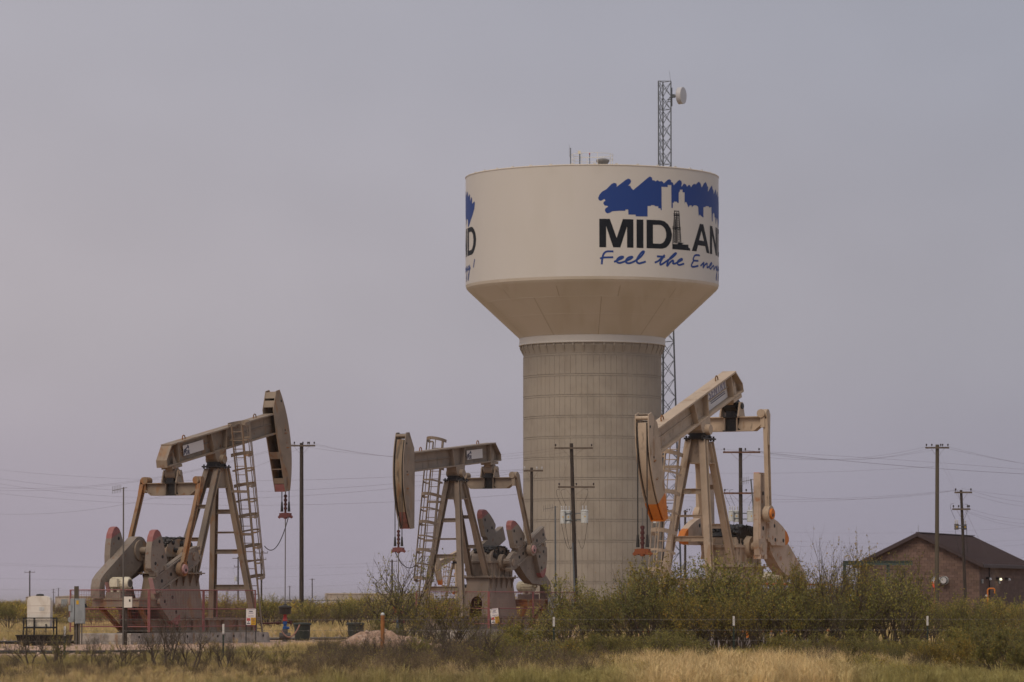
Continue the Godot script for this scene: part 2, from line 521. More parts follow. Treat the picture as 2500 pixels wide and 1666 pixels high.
func town_mark(parent: Node, turn: float) -> void:
	var sky_blue := Sh.new()
	lay_print(sky_blue, pts([-0.13, 44.9, 0.03, 45.29, 0.33, 45.62, 0.78, 45.87, 1.33, 46.44, 1.6, 46.57, 1.84, 46.51, 1.92, 46.3, 1.87, 46.12, 2.86, 46.89, 3.17, 47.06, 3.42, 46.97, 3.5, 46.73, 3.39, 46.52, 3.16, 46.31, 3.39, 46.28, 3.51, 46.04, 3.64, 45.95, 3.73, 45.83, 5.43, 47.22, 5.69, 47.38, 5.93, 47.27, 6.0, 46.98, 6.24, 46.99, 6.36, 46.86, 6.62, 47.03, 6.87, 46.89, 7.12, 46.96, 7.33, 46.86, 7.41, 46.7, 7.96, 47.14, 8.19, 47.21, 8.4, 47.11, 8.43, 46.91, 8.65, 46.88, 8.78, 46.59, 9.45, 47.14, 9.66, 47.23, 9.91, 47.11, 9.98, 46.85, 9.91, 46.63, 9.95, 46.51, 10.21, 46.81, 10.43, 46.88, 10.7, 46.75, 10.77, 46.57, 11.12, 46.82, 11.38, 46.71, 11.45, 46.55, 11.8, 46.89, 12.1, 46.99, 12.36, 46.94, 12.74, 47.21, 12.96, 47.27, 13.25, 47.16, 13.43, 46.9, 13.55, 46.7, 14.05, 47.2, 14.46, 47.39, 14.74, 47.2, 14.81, 47.0, 15.1, 46.9, 14.99, 46.33, 15.84, 46.97, 16.24, 47.17, 16.53, 46.79, 16.84, 46.63, 16.9, 46.24, 17.5, 46.76, 17.86, 46.92, 17.98, 46.2, 18.6, 46.72, 18.9, 46.75, 19.1, 46.1, 19.7, 46.38, 20.0, 46.22, 20.1, 45.5, 20.5, 46.0, 20.75, 45.85, 20.8, 45.2, 21.5, 45.42, 21.65, 45.25, 21.5, 44.6, 20.9, 43.9, 19.4, 42.75, 19.1, 42.85, 18.9, 43.6, 18.3, 43.8, 17.77, 42.97, 17.59, 43.76, 17.21, 43.75, 17.1, 44.14, 16.77, 44.19, 16.52, 44.03, 16.45, 43.23, 16.2, 43.2, 16.03, 44.79, 15.4, 44.66, 15.24, 44.77, 14.65, 44.77, 14.23, 44.61, 13.91, 44.57, 13.9, 43.43, 13.35, 43.58, 13.12, 43.71, 12.89, 43.51, 12.78, 44.51, 12.51, 44.64, 11.99, 44.64, 11.69, 44.45, 11.59, 44.35, 11.59, 44.58, 11.25, 44.58, 11.01, 44.32, 10.7, 44.87, 10.49, 44.88, 10.4, 44.68, 10.4, 45.92, 10.08, 45.91, 10.08, 46.21, 9.68, 46.16, 9.66, 45.93, 9.51, 45.89, 9.5, 44.71, 9.28, 44.71, 9.27, 44.82, 8.82, 44.83, 8.8, 44.71, 8.64, 44.68, 8.64, 44.11, 8.46, 44.12, 8.44, 46.59, 7.95, 46.58, 7.95, 46.34, 7.14, 46.33, 7.15, 43.8, 7.02, 43.8, 7.0, 43.98, 6.72, 43.99, 6.71, 44.19, 6.25, 44.19, 6.23, 44.29, 5.81, 44.27, 5.79, 44.18, 5.4, 44.17, 5.4, 43.02, 4.01, 43.0, 4.0, 43.18, 3.18, 43.17, 3.16, 43.71, 2.85, 43.71, 2.84, 43.57, 2.11, 43.55, 1.41, 43.49, 1.2, 43.35, 0.9, 43.25, 0.69, 43.37, 0.6, 43.58, 0.66, 43.79, 0.96, 43.99, 0.84, 44.08, 0.57, 44.1, 0.43, 44.36, 0.51, 44.54, 0.68, 44.62, 0.55, 44.81, 0.18, 44.6, -0.03, 44.67]), [], turn, 0.012)
	obj("skyline_mark", sky_blue, M.logo_blue, parent)
	var d := [0, 3.08, 1.75, 3.1, 2.25, 3.0, 2.7, 2.72, 3.08, 2.26, 3.27, 1.61, 3.15, 1.0, 2.84, 0.5, 2.47, 0.18, 1.96, 0.02, 0, 0]
	var dh := [0.78, 2.56, 1.71, 2.58, 2.03, 2.45, 2.33, 2.16, 2.47, 1.69, 2.43, 1.26, 2.25, 0.89, 2.03, 0.67, 1.74, 0.55, 0.78, 0.54]
	var letters := [
		[[0, 42.67, 1.14, 42.67, 1.88, 40.62, 2.56, 42.67, 3.75, 42.67, 3.75, 39.6, 3.03, 39.6, 3.03, 41.88, 2.28, 39.6, 1.5, 39.6, 0.74, 41.88, 0.74, 39.6, 0, 39.6], []],
		[[4.1, 42.67, 4.9, 42.67, 4.9, 39.6, 4.1, 39.6], []],
		[[8.57, 40.21, 9.27, 40.22, 9.47, 40.41, 10.28, 40.41, 9.93, 40.23, 11.0, 40.26, 11.0, 39.96, 11.28, 39.87, 11.3, 39.64, 8.57, 39.64], []],
		[[13.11, 42.7, 13.87, 42.7, 15.41, 39.63, 14.65, 39.63, 14.27, 40.34, 12.74, 40.33, 12.43, 39.64, 11.58, 39.64], [13.46, 41.94, 14.01, 40.87, 12.96, 40.89]],
		[[15.55, 42.69, 16.32, 42.69, 17.66, 40.75, 17.66, 42.69, 18.4, 42.69, 18.4, 39.6, 17.7, 39.6, 16.25, 41.65, 16.25, 39.6, 15.55, 39.6], []],
	]
	for x in [5.27, 18.75]:
		var a := []; var b := []
		for i in d.size():
			a.append(d[i] + (x if i % 2 == 0 else 39.6))
		for i in dh.size():
			b.append(dh[i] + (x if i % 2 == 0 else 39.6))
		letters.append([a, b])
	for l in letters:
		var s := Sh.new()
		lay_print(s, pts(l[0]), [pts(l[1])] if l[1].size() else [], turn, 0.012)
		obj("letter", s, M.logo_dark, parent)
	# the drilling derrick that stands for the upright of the L
	var k := Sh.new()
	for l in [[8.62, 40.21, 8.86, 43.5, 8.9, 43.8], [9.82, 40.41, 9.53, 43.5, 9.48, 43.8], [9.2, 40.3, 9.19, 43.7], [8.95, 40.3, 9.02, 42.9]]:
		stroke(k, l, 0.05, turn, 0.014)
	for l in [[8.55, 42.05, 9.82, 42.05], [8.55, 41.87, 9.82, 41.87], [8.74, 43.5, 9.64, 43.5], [8.74, 43.33, 9.64, 43.33], [8.9, 43.8, 9.48, 43.8]]:
		stroke(k, l, 0.045, turn, 0.018)
	for i in 12:
		var y := 40.35 + i * 0.26
		var g := (y - 40.2) / 3.4
		var xa := lerpf(8.63, 8.88, g); var xb := lerpf(9.8, 9.52, g)
		stroke(k, [xa, y, 9.2, y + 0.24], 0.028, turn, 0.022)
		stroke(k, [9.2, y, xa, y + 0.24], 0.028, turn, 0.026)
		stroke(k, [9.2, y, xb, y + 0.24], 0.028, turn, 0.022)
		stroke(k, [xb, y, 9.2, y + 0.24], 0.028, turn, 0.026)
	obj("derrick_mark", k, M.logo_dark, parent)
	var q := Sh.new()
	var lines := [
		[0.26, 37.76, 0.29, 38.15, 0.38, 38.63, 0.5, 38.93, 0.71, 39.11, 1.01, 39.17, 1.53, 39.16], [0.08, 38.37, 0.41, 38.49, 1.5, 38.53],
		[1.59, 38.04, 1.98, 38.22, 2.41, 38.41, 2.6, 38.56, 2.47, 38.62, 2.17, 38.53, 1.92, 38.28, 1.92, 38.04, 2.17, 37.93, 2.6, 38.05, 3.09, 38.24, 3.47, 38.43, 3.63, 38.59, 3.5, 38.63, 3.15, 38.51, 2.91, 38.24, 2.94, 38.0, 3.22, 37.92, 3.72, 38.08, 4.23, 38.39, 4.68, 38.77, 4.94, 39.13, 4.94, 39.25, 4.75, 39.19, 4.42, 38.82, 4.16, 38.39, 4.13, 38.09, 4.36, 37.94, 4.75, 38.02, 5.17, 38.16],
		[6.25, 38.08, 6.7, 38.27, 7.13, 38.62, 7.53, 38.97], [7.53, 38.97, 7.13, 38.44, 6.93, 38.04, 7.02, 37.89, 7.42, 38.09, 7.94, 38.41, 8.55, 38.74, 9.02, 39.1, 9.1, 39.23, 8.86, 39.15, 8.32, 38.73, 7.97, 38.29, 7.82, 37.86, 7.93, 37.84, 8.24, 38.19, 8.58, 38.41, 8.72, 38.33, 8.62, 38.11, 8.94, 38.1, 9.42, 38.31, 9.92, 38.52, 10.01, 38.64, 9.76, 38.63, 9.34, 38.36, 9.3, 38.09, 9.59, 37.98, 10.31, 38.18], [6.53, 38.77, 7.57, 38.76],
		[13.06, 39.15, 12.92, 39.24, 12.27, 39.21, 11.96, 39.0, 11.86, 38.63, 12.81, 38.62], [11.88, 38.56, 11.56, 38.19, 11.51, 37.98, 11.85, 37.91, 12.8, 38.09],
		[13.2, 38.09, 13.62, 38.33, 14.0, 38.51, 13.74, 37.94, 14.26, 38.31, 14.67, 38.47, 14.79, 38.41, 14.74, 38.04, 15.59, 38.29, 16.12, 38.57, 15.85, 38.6, 15.35, 38.21, 15.67, 37.96, 16.11, 38.15, 16.6, 38.37, 16.81, 38.32, 16.81, 37.95, 17.39, 38.28, 17.65, 38.33],
		[18.35, 38.45, 17.95, 38.3, 17.85, 38.05, 18.1, 38.05, 18.45, 38.5, 18.35, 37.7, 18.0, 36.95, 17.78, 37.15, 18.3, 37.75, 18.9, 38.2], [18.9, 38.2, 19.25, 38.5, 19.15, 38.1, 19.5, 38.12, 19.9, 38.5, 19.7, 37.7, 19.2, 36.95, 18.98, 37.15, 19.5, 37.75, 20.2, 38.25],
		[21.6, 39.05, 21.4, 38.55, 21.25, 38.15], [21.06, 37.72, 21.07, 37.73],
	]
	for i in lines.size():
		stroke(q, lines[i], 0.105, turn, 0.012 + 0.004 * (i % 3))
	obj("script_lettering", q, M.logo_blue, parent)


func water_tower() -> void:
	var o := thing("water_tower", "white water tower with a blue skyline emblem on a grey concrete shaft", "water tower", Vector3(8.877, 0, -TD))
	var s := Sh.new()
	s.lathe([Vector2(7.58, -0.5), Vector2(7.58, 28.9)], 192)
	obj("shaft_core", s, M.concrete, o)
	# poured lifts, each with its ring of form panels standing proud of the joints
	var top := 28.62
	for b in 13:
		var y1 := top - b * 2.262
		var y0 := y1 - 2.262 + 0.05
		s = Sh.new()
		s.lathe([Vector2(7.56, y1 - 0.17), Vector2(7.64, y1 - 0.17), Vector2(7.64, y1), Vector2(7.56, y1)], 150)
		for i in 75:
			var a := TAU * i / 75.0; var w := TAU * 0.962 / 75.0
			var tone := (0.97 + 0.05 * sin(b * 2.3)) * (0.9 + 0.14) * 0.96 if i % 11 == b % 4 else (0.97 + 0.05 * sin(b * 2.3)) * 0.92 + 0.12 * fposmod(sin(i * 12.9 + b * 78.2) * 437.5, 1.0)
			s.col = Color(tone, tone, tone)
			s.lathe([Vector2(7.56, y0), Vector2(7.65, y0), Vector2(7.65, y1 - 0.21), Vector2(7.56, y1 - 0.21)], 3, true, a, a + w)
			for z in [a, a + w]:
				var dv := Vector3(sin(z), 0, cos(z))
				var p := dv * 7.56 + Vector3.UP * y0; var q := dv * 7.65 + Vector3.UP * y0
				var e := Vector3.UP * (y1 - 0.21 - y0)
				if z == a:
					s.quad(p, q, q + e, p + e)
				else:
					s.quad(q, p, p + e, q + e)
		obj("concrete_lift", s, M.concrete, o)
	s = Sh.new()
	s.lathe([Vector2(7.6, 28.66), Vector2(7.66, 28.9), Vector2(7.9, 29.55), Vector2(7.9, 29.8)], 128)
	var corbel := obj("corbel_ring", s, M.concrete, o)
	for i in 44:
		var a := TAU * i / 44.0
		s = Sh.new()
		s.xf = Transform3D(Basis(Vector3.UP, a), Vector3.ZERO)
		s.prism(PackedVector2Array([Vector2(7.62, 28.75), Vector2(8.02, 29.5), Vector2(8.02, 29.82), Vector2(7.7, 29.82)]), -0.09, 0.09)
		obj("corbel_fin", s, M.concrete, corbel)
	s = Sh.new()
	s.lathe([Vector2(7.6, 29.8), Vector2(8.1, 29.8), Vector2(8.13, 29.86), Vector2(8.1, 29.95), Vector2(8.07, 30.0), Vector2(8.07, 30.62), Vector2(7.9, 30.66)], 160)
	obj("collar_ring", s, M.tank, o)
	s = Sh.new()
	s.lathe([Vector2(8.0, 30.6), Vector2(13.3, 35.55), Vector2(13.72, 35.95), Vector2(13.93, 36.2), Vector2(TR, 36.5)], 192)
	var cone := obj("cone_underside", s, M.cone, o)
	for i in 22:
		# upright welds between the plates of the cone's two courses
		var up := i < 12
		var a := TAU * (i + 0.4) / 12.0 if up else TAU * (i - 12 + 0.1) / 10.0
		s = Sh.new()
		var p0 := Vector2(12.15, 34.475) if up else Vector2(8.05, 30.65); var p1 := Vector2(13.3, 35.55) if up else Vector2(12.15, 34.475)
		for z in 2:
			var r0 := p0 + Vector2(0.008, -0.008); var r1 := p1 + Vector2(0.008, -0.008)
			var h := 0.03 if z == 0 else -0.03
			if z == 0:
				s.quad(Vector3(r0.x * sin(a - h / r0.x), r0.y, r0.x * cos(a - h / r0.x)), Vector3(r0.x * sin(a + h / r0.x), r0.y, r0.x * cos(a + h / r0.x)), Vector3(r1.x * sin(a + h / r1.x), r1.y, r1.x * cos(a + h / r1.x)), Vector3(r1.x * sin(a - h / r1.x), r1.y, r1.x * cos(a - h / r1.x)))
		obj("weld_seam", s, M.seam, cone)
	for r in [Vector2(12.15, 34.475), Vector2(10.3, 32.75)]:
		s = Sh.new()
		s.lathe([r + Vector2(0.006, -0.012), r + Vector2(0.026, 0.004), r + Vector2(0.016, 0.024)], 160)
		obj("weld_seam", s, M.cone, cone)
	s = Sh.new()
	s.lathe([Vector2(TR, 36.5), Vector2(TR, 48.45)], 256)
	var shell := obj("tank_shell", s, M.tank, o)
	for y in [38.9, 41.9, 45.3]:
		s = Sh.new()
		s.lathe([Vector2(TR, y), Vector2(TR + 0.006, y + 0.01), Vector2(TR + 0.006, y + 0.03), Vector2(TR, y + 0.04)], 160)
		obj("weld_seam", s, M.tank, shell)
	s = Sh.new()
	s.lathe([Vector2(TR, 48.45), Vector2(TR + 0.05, 48.46), Vector2(TR + 0.06, 48.52), Vector2(TR, 48.58), Vector2(TR - 0.2, 48.58)], 192)
	obj("rim", s, M.cone, o)
	s = Sh.new()
	s.lathe([Vector2(TR - 0.1, 48.55), Vector2(9, 48.95), Vector2(0.0, 49.3)], 96)
	var roof := obj("roof", s, M.tank, o)
	for i in 36:
		# small white brackets that show over the rim
		var a := TAU * i / 36.0
		s = Sh.new()
		s.box(Vector3(13.7 * sin(a), 48.66, 13.7 * cos(a)), Vector3(0.3, 0.14, 0.12), Basis(Vector3.UP, a))
		obj("bracket", s, M.tank, roof)
	for i in 2:
		var mk := group_part("painted_emblem" , o)
		town_mark(mk, -2.7559 * i)
	# on the roof: hand-rail ring, hatch, vent, three short masts (x to the right, z towards the viewer)
	var fit := group_part("roof_railing", o)
	var rl := func(px: float) -> float: return (px - 1446.0) / 22.4
	var cx: float = rl.call(1444.5); var rr := 2.28
	for y in [1.15, 0.62]:
		s = Sh.new()
		for i in 40:
			var a := TAU * i / 40.0; var b := TAU * (i + 1) / 40.0
			s.tube(Vector3(cx + rr * sin(a), 49.35 + y, 5.5 + rr * cos(a)), Vector3(cx + rr * sin(b), 49.35 + y, 5.5 + rr * cos(b)), 0.028, 0.028, 6, false)
		obj("rail", s, M.white, fit)
	for i in 8:
		var a := TAU * (i + 0.3) / 8.0
		s = Sh.new()
		s.tube(Vector3(cx + rr * sin(a), 48.9, 5.5 + rr * cos(a)), Vector3(cx + rr * sin(a), 50.5, 5.5 + rr * cos(a)), 0.03, 0.03, 6)
		obj("post", s, M.white, fit)
	s = Sh.new()
	s.xf = Transform3D(Basis(), Vector3(rl.call(1470), 48.9, 6.0))
	s.lathe([Vector2(0.42, 0), Vector2(0.42, 0.32), Vector2(0.82, 0.85), Vector2(0.82, 0.98), Vector2(0.35, 1.14), Vector2(0, 1.18)], 6, false)
	obj("roof_vent", s, M.steel, o)
	s = Sh.new()
	s.box(Vector3(rl.call(1447), 49.05, 6.5), Vector3(1.2, 0.55, 0.8))
	obj("roof_hatch", s, M.cone, o)
	for w in [[1390.3, 2.0, 0.06], [1412.8, 1.6, 0.07], [1437, 1.25, 0.045]]:
		s = Sh.new()
		var x: float = rl.call(w[0])
		s.tube(Vector3(x, 48.7, 7.5), Vector3(x, 49.05 + w[1], 7.5), w[2], w[2], 8)
		var mast := obj("roof_mast", s, M.galv, o)
		s = Sh.new()
		if w[0] < 1400:
			s.tube(Vector3(x - 0.13, 50.1, 7.5), Vector3(x - 0.13, 51.45, 7.5), 0.018, 0.012, 5)
			s.bar(Vector3(x, 50.1, 7.5), Vector3(x - 0.14, 50.2, 7.5), 0.03, 0.03)
			obj("whip_aerial", s, M.steel, mast)
		elif w[0] < 1420:
			s.box(Vector3(x - 0.05, 50.55, 7.58), Vector3(0.3, 0.34, 0.09))
			obj("panel_aerial", s, M.cream, mast)
		else:
			s.ball(Vector3(x, 50.38, 7.5), Vector3(0.07, 0.13, 0.07), 10)
			obj("beacon", s, M.beacon, mast)


# ---------------------------------------------------------------- radio mast behind the tower
func radio_mast() -> void:
	var base := at(1624.5, 1476, 480)
	var o := thing("radio_mast", "dark steel lattice radio mast rising behind the water tower", "radio mast", Vector3(base.x, 0, -480))
	var H := 62.9
	var legs := func(i: int, y: float) -> Vector3:
		var r := 0.86 if y > 42.0 else lerpf(2.1, 0.86, y / 42.0)
		var a := deg_to_rad(67.0 + 120.0 * i)
		return Vector3(r * sin(a), y, r * cos(a))
	for i in 3:
		var s := Sh.new()
		s.tube(legs.call(i, 0), legs.call(i, 42), 0.12, 0.1, 8)
		s.tube(legs.call(i, 42), legs.call(i, H), 0.1, 0.075, 8)
		obj("mast_leg", s, M.galv, o)
	var y := 1.5
	var n := 0
	while y < H - 0.5:
		var step := 1.62 if y > 41.9 else lerpf(3.1, 1.7, y / 42.0)
		for i in 3:
			var j := (i + 1) % 3
			var a: Vector3 = legs.call(i, y); var b: Vector3 = legs.call(j, minf(y + step, H))
			var c: Vector3 = legs.call(j, y); var d: Vector3 = legs.call(i, minf(y + step, H))
			var s := Sh.new()
			s.bar(a, b, 0.055, 0.055)
			obj("brace", s, M.galv, o)
			s = Sh.new()
			s.bar(c + Vector3(0, 0.03, 0), d + Vector3(0, 0.03, 0), 0.05, 0.05)
			obj("brace", s, M.galv, o)
			if n % 4 == 0:
				s = Sh.new()
				s.bar(a + Vector3(0, 0.06, 0), c + Vector3(0, 0.06, 0), 0.05, 0.05)
				obj("girt", s, M.galv, o)
		y += step
		n += 1
	for i in 3:
		var s := Sh.new()
		s.bar(legs.call(i, H), legs.call((i + 1) % 3, H), 0.06, 0.06)
		obj("girt", s, M.galv, o)
	var s := Sh.new()
	s.tube(Vector3(-0.1, 0, 0.1), Vector3(-0.1, H, 0.1), 0.025, 0.025, 5)
	s.tube(Vector3(-0.45, 0, 0.1), Vector3(-0.45, H, 0.1), 0.025, 0.025, 5)
	for i in 80:
		s.bar(Vector3(-0.45, 0.8 + i * 0.775, 0.1), Vector3(-0.1, 0.8 + i * 0.775, 0.1), 0.02, 0.02)
	obj("climbing_ladder", s, M.galv, o)
	s = Sh.new()
	s.tube(Vector3(0.76, H, 0.3), Vector3(0.6, H + 1.3, 0.3), 0.02, 0.012, 5)
	obj("lightning_rod", s, M.galv, o)
	var dish := thing("dish_aerial", "white drum shaped dish aerial high on the lattice mast", "dish aerial", Vector3(base.x, 0, -480) + Vector3(1.6, 61.15, 0.35), deg_to_rad(-25))
	s = Sh.new()
	# drum: lathe turned so that its axis points along x
	s.xf = Transform3D(Basis(Vector3(0, 0, 1), -PI / 2), Vector3.ZERO)
	s.lathe([Vector2(0.0, -0.1), Vector2(0.3, -0.08), Vector2(0.95, 0.12), Vector2(1.02, 0.16), Vector2(1.02, 0.2), Vector2(0.99, 0.24), Vector2(0.99, 0.72), Vector2(0.0, 0.76)], 40)
	obj("drum", s, M.porcelain, dish)
	s = Sh.new()
	s.tube(Vector3(-0.55, 0, 0), Vector3(-0.1, 0, 0), 0.13, 0.17, 10)
	s.box(Vector3(-0.55, 0, 0), Vector3(0.3, 0.4, 0.3))
	obj("mount", s, M.galv, dish)
	s = Sh.new()
	s.tube(Vector3(-0.75, -1.2, 0), Vector3(-0.75, 1.0, 0), 0.06, 0.06, 8)
	s.bar(Vector3(-0.75, -0.4, 0), Vector3(-1.3, -0.4, 0.1), 0.07, 0.09)
	s.bar(Vector3(-0.75, -0.65, 0), Vector3(-1.3, -0.65, 0.1), 0.07, 0.09)
	obj("pipe_bracket", s, M.galv, dish)


# ---------------------------------------------------------------- pumpjacks
# local axes: x towards the horsehead, y up, z to the machine's right; y0 is the top of the foundation
func pumpjack(c: Dictionary) -> Node3D:
	var o := thing("pumpjack", c.label, "pumpjack", c.pos, c.yaw, "beam pumping units")
	var y0: float = c.y0; var k: float = c.kb; var nz: float = c.near
	var pm: Material = c.paint; var wm: Material = c.weight; var am: Material = c.arms; var tipm: Material = c.tip
	var H := y0 + 6.04
	var T := Transform3D(Basis(Vector3(0, 0, 1), c.beta), Vector3(0, H, 0))
	var s := Sh.new()
	# --- walking beam
	var xr := -3.42 * k; var xt := -3.02 * k; var xh := 3.75 * k
	s.xf = T
	s.prism(PackedVector2Array([Vector2(xr + 0.03, 0.35), Vector2(xh, 0.35), Vector2(xh, 1.0), Vector2(xt + 0.05, 1.0), Vector2(xr + 0.03, 0.55)]), -0.02, 0.02)
	s.box(Vector3((xt + xh) / 2.0, 1.025, 0), Vector3(xh - xt, 0.05, 0.44))
	s.box(Vector3((xr + xh) / 2.0, 0.325, 0), Vector3(xh - xr, 0.05, 0.44))
	s.prism(PackedVector2Array([Vector2(xr, 0.351), Vector2(xr + 0.03, 0.351), Vector2(xr + 0.03, 0.55), Vector2(xt + 0.03, 0.999), Vector2(xt - 0.01, 0.999), Vector2(xr, 0.56)]), -0.218, 0.218)
	var beam := obj("walking_beam", s, pm, o)
	for x in [0.42, -0.36, -2.62 * k]:
		for z in [-1.0, 1.0]:
			s = Sh.new(); s.xf = T
			var dx := 0.12 if x > 0.0 else (-0.12 if x > -1.0 else 0.0)
			s.prism(PackedVector2Array([Vector2(x, 0.352), Vector2(x + 0.03, 0.352), Vector2(x + 0.03 + dx, 0.998), Vector2(x + dx, 0.998)]), 0.022 * z, 0.208 * z)
			obj("stiffener", s, pm, beam)
	for z in [-1.0, 1.0]:
		for x in [-2.95 * k, -2.8 * k] if c.kind == "tan" else [-2.9 * k]:
			s = Sh.new(); s.xf = T
			s.prism(PackedVector2Array([Vector2(x - 0.02, 0.352), Vector2(x + 0.2, 0.352), Vector2(x, 0.78)]), 0.13 * z, 0.15 * z)
			obj("gusset", s, pm, beam)
		for r in [[-2.58 * k, -0.4], [0.48, xh - 0.05]]:
			s = Sh.new(); s.xf = T
			s.box(Vector3((r[0] + r[1]) / 2.0, 0.67, 0.045 * z), Vector3(r[1] - r[0], 0.022, 0.045))
			obj("web_rib", s, pm, beam)
	for x in [-1.9 * k, 2.75 * k]:
		s = Sh.new(); s.xf = T
		var arc := []
		for i in 9:
			var a := PI * i / 8.0
			arc.append(Vector3(x + 0.085 * cos(a), 1.09 + 0.1 * sin(a), 0))
		arc.push_front(Vector3(x + 0.085, 1.045, 0)); arc.append(Vector3(x - 0.085, 1.045, 0))
		s.path(arc, 0.02, 6)
		obj("lifting_eye", s, M.rusty, beam)
	# --- name plate with its print
	s = Sh.new(); s.xf = T
	var p0: float = -2.12 * k; var p1: float = -0.82 * k
	if c.kind == "tan":
		p0 = -2.5 * k; p1 = -0.5
		s.box(Vector3((p0 + p1) / 2.0, 0.675, 0.027 * nz), Vector3(p1 - p0, 0.6, 0.012))
	else:
		s.box(Vector3((p0 + p1) / 2.0, 0.675, 0.072 * nz), Vector3(p1 - p0, 0.36, 0.008))
	obj("name_plate", s, M.signwhite, beam)
	var face := T * Transform3D(Basis() if nz > 0 else Basis(Vector3.UP, PI), Vector3((p0 + p1) / 2.0, 0.675, (0.034 if c.kind == "tan" else 0.077) * nz))
	if c.kind == "tan":
		text("plate_lettering", "SENTRY", 0.27, M.ink_pale, beam, face * Transform3D(Basis(), Vector3(0.17, 0.13, 0.004)), false, 0.006, 0.95)
		s = Sh.new(); s.xf = face
		s.box(Vector3(0.15, -0.13, 0.004), Vector3(1.1, 0.022, 0.008))
		for i in 13:
			s.box(Vector3(-0.38 + i * 0.085, -0.07, 0.004), Vector3(0.05, 0.03, 0.006))
		obj("plate_rule", s, M.ink, beam)
	elif c.kind == "brown":
		text("plate_lettering", "PUR", 0.15, M.ink, beam, face * Transform3D(Basis(), Vector3(-0.46, -0.09, 0.003)), false, 0.006, 0.95)
		s = Sh.new(); s.xf = face
		s.bar(Vector3(-0.62, 0.0, 0.006), Vector3(-0.34, 0.1, 0.006), 0.006, 0.035)
		s.prism(PackedVector2Array([Vector2(-0.36, 0.16), Vector2(-0.33, 0.15), Vector2(-0.29, 0.07), Vector2(-0.31, 0.02), Vector2(-0.36, 0.09)]), 0.001, 0.011)
		s.bar(Vector3(-0.5, 0.04, 0.008), Vector3(-0.55, -0.04, 0.008), 0.006, 0.018)
		s.bar(Vector3(-0.5, 0.04, 0.008), Vector3(-0.44, -0.04, 0.008), 0.006, 0.018)
		obj("plate_emblem", s, M.ink, beam)
	# --- horsehead
	var R := 4.6 * k; var a0 := deg_to_rad(23.5); var hw := 0.235 * sqrt(k)
	s = Sh.new(); s.xf = T
	var arcp := func(r: float, lo: float, hi: float, n: int) -> Array:
		var q := []
		for i in n + 1:
			var a := lerpf(lo, hi, float(i) / n)
			q.append(Vector2(r * cos(a), r * sin(a)))
		return q
	var strip := func(s2: Sh, r: float, z0: float, z1: float, lo: float, hi: float, th: float) -> void:
		var out: Array = arcp.call(r, lo, hi, 20)
		var inn: Array = arcp.call(r - th, hi, lo, 20)
		s2.prism(PackedVector2Array(out + inn), z0, z1)
	strip.call(s, R - 0.1, -hw + 0.03, hw - 0.03, -a0, a0 * 0.86, 0.03)
	var head := obj("horsehead", s, M.grease, o)
	s = Sh.new(); s.xf = T
	var at0 := -a0 + 0.15
	strip.call(s, R - 0.025, -hw * 0.6, hw * 0.6, at0, a0 * 0.86, 0.07)
	obj("face_plate", s, M.track if c.kind == "brown" else pm, head)
	s = Sh.new(); s.xf = T
	strip.call(s, R - 0.025, -hw * 0.6, hw * 0.6, -a0, at0, 0.07)
	obj("painted_tip", s, tipm if c.kind == "tan" else M.redtip, head)
	var prof := arcp.call(R, -a0, a0, 22) as Array
	var low := R * sin(-a0)
	prof += [Vector2((4.22 - 0.24) * k, 1.83 * k), Vector2(3.66 * k, 1.2), Vector2(3.7 * k, 0.3), Vector2(3.92 * k, low)]
	var plate := PackedVector2Array(prof)
	var cut := low + (1.75 if c.kind == "tan" else 0.22)
	for z in [-1.0, 1.0]:
		var half := PackedVector2Array([Vector2(0, cut), Vector2(9, cut - (2.6 if c.kind == "tan" else 0.0)), Vector2(9, 9), Vector2(0, 9)])
		for q in Geometry2D.intersect_polygons(plate, half):
			s = Sh.new(); s.xf = T
			s.prism(q, (hw - 0.03) * z, hw * z)
			obj("side_plate", s, pm, head)
		for q in Geometry2D.clip_polygons(plate, half):
			s = Sh.new(); s.xf = T
			s.prism(q, (hw - 0.03) * z, hw * z)
			obj("painted_tip", s, tipm if c.kind == "tan" else pm, head)
	# rear box between the side plates: closed in parts
	var rear := func(y: float) -> float:
		if y > 1.2:
			return lerpf(3.66 * k, 3.98 * k, (y - 1.2) / (1.83 * k - 1.2))
		if y > 0.3:
			return 3.68 * k
		return lerpf(3.7 * k, 3.92 * k, (0.3 - y) / (0.3 - low))
	for r in [[1.55 * k + 0.03, 1.78 * k], [1.28, 1.5 * k], [-0.62, -0.36], [-1.02, -0.98], [low + 0.3, low + 0.5], [low, low + 0.28]]:
		s = Sh.new(); s.xf = T
		var xa: float = rear.call(r[0]); var xb: float = rear.call(r[1])
		s.prism(PackedVector2Array([Vector2(xa + 0.01, r[0]), Vector2(xa + 0.05, r[0]), Vector2(xb + 0.05, r[1]), Vector2(xb + 0.01, r[1])]), -hw + 0.031, hw - 0.031)
		obj("rear_plate", s, tipm if r[1] < low + 0.29 else pm, head)
	s = Sh.new(); s.xf = T
	s.box(Vector3(3.98 * k + 0.1, low + 0.02, 0), Vector3(0.24, 0.03, hw * 2.0 - 0.064))
	obj("bottom_plate", s, tipm, head)
	s = Sh.new(); s.xf = T
	s.tube(Vector3(R * cos(a0 * 0.93) - 0.06, R * sin(a0 * 0.93), -hw + 0.03), Vector3(R * cos(a0 * 0.93) - 0.06, R * sin(a0 * 0.93), hw - 0.03), 0.06, 0.06, 10)
	obj("wireline_pin", s, pm, head)
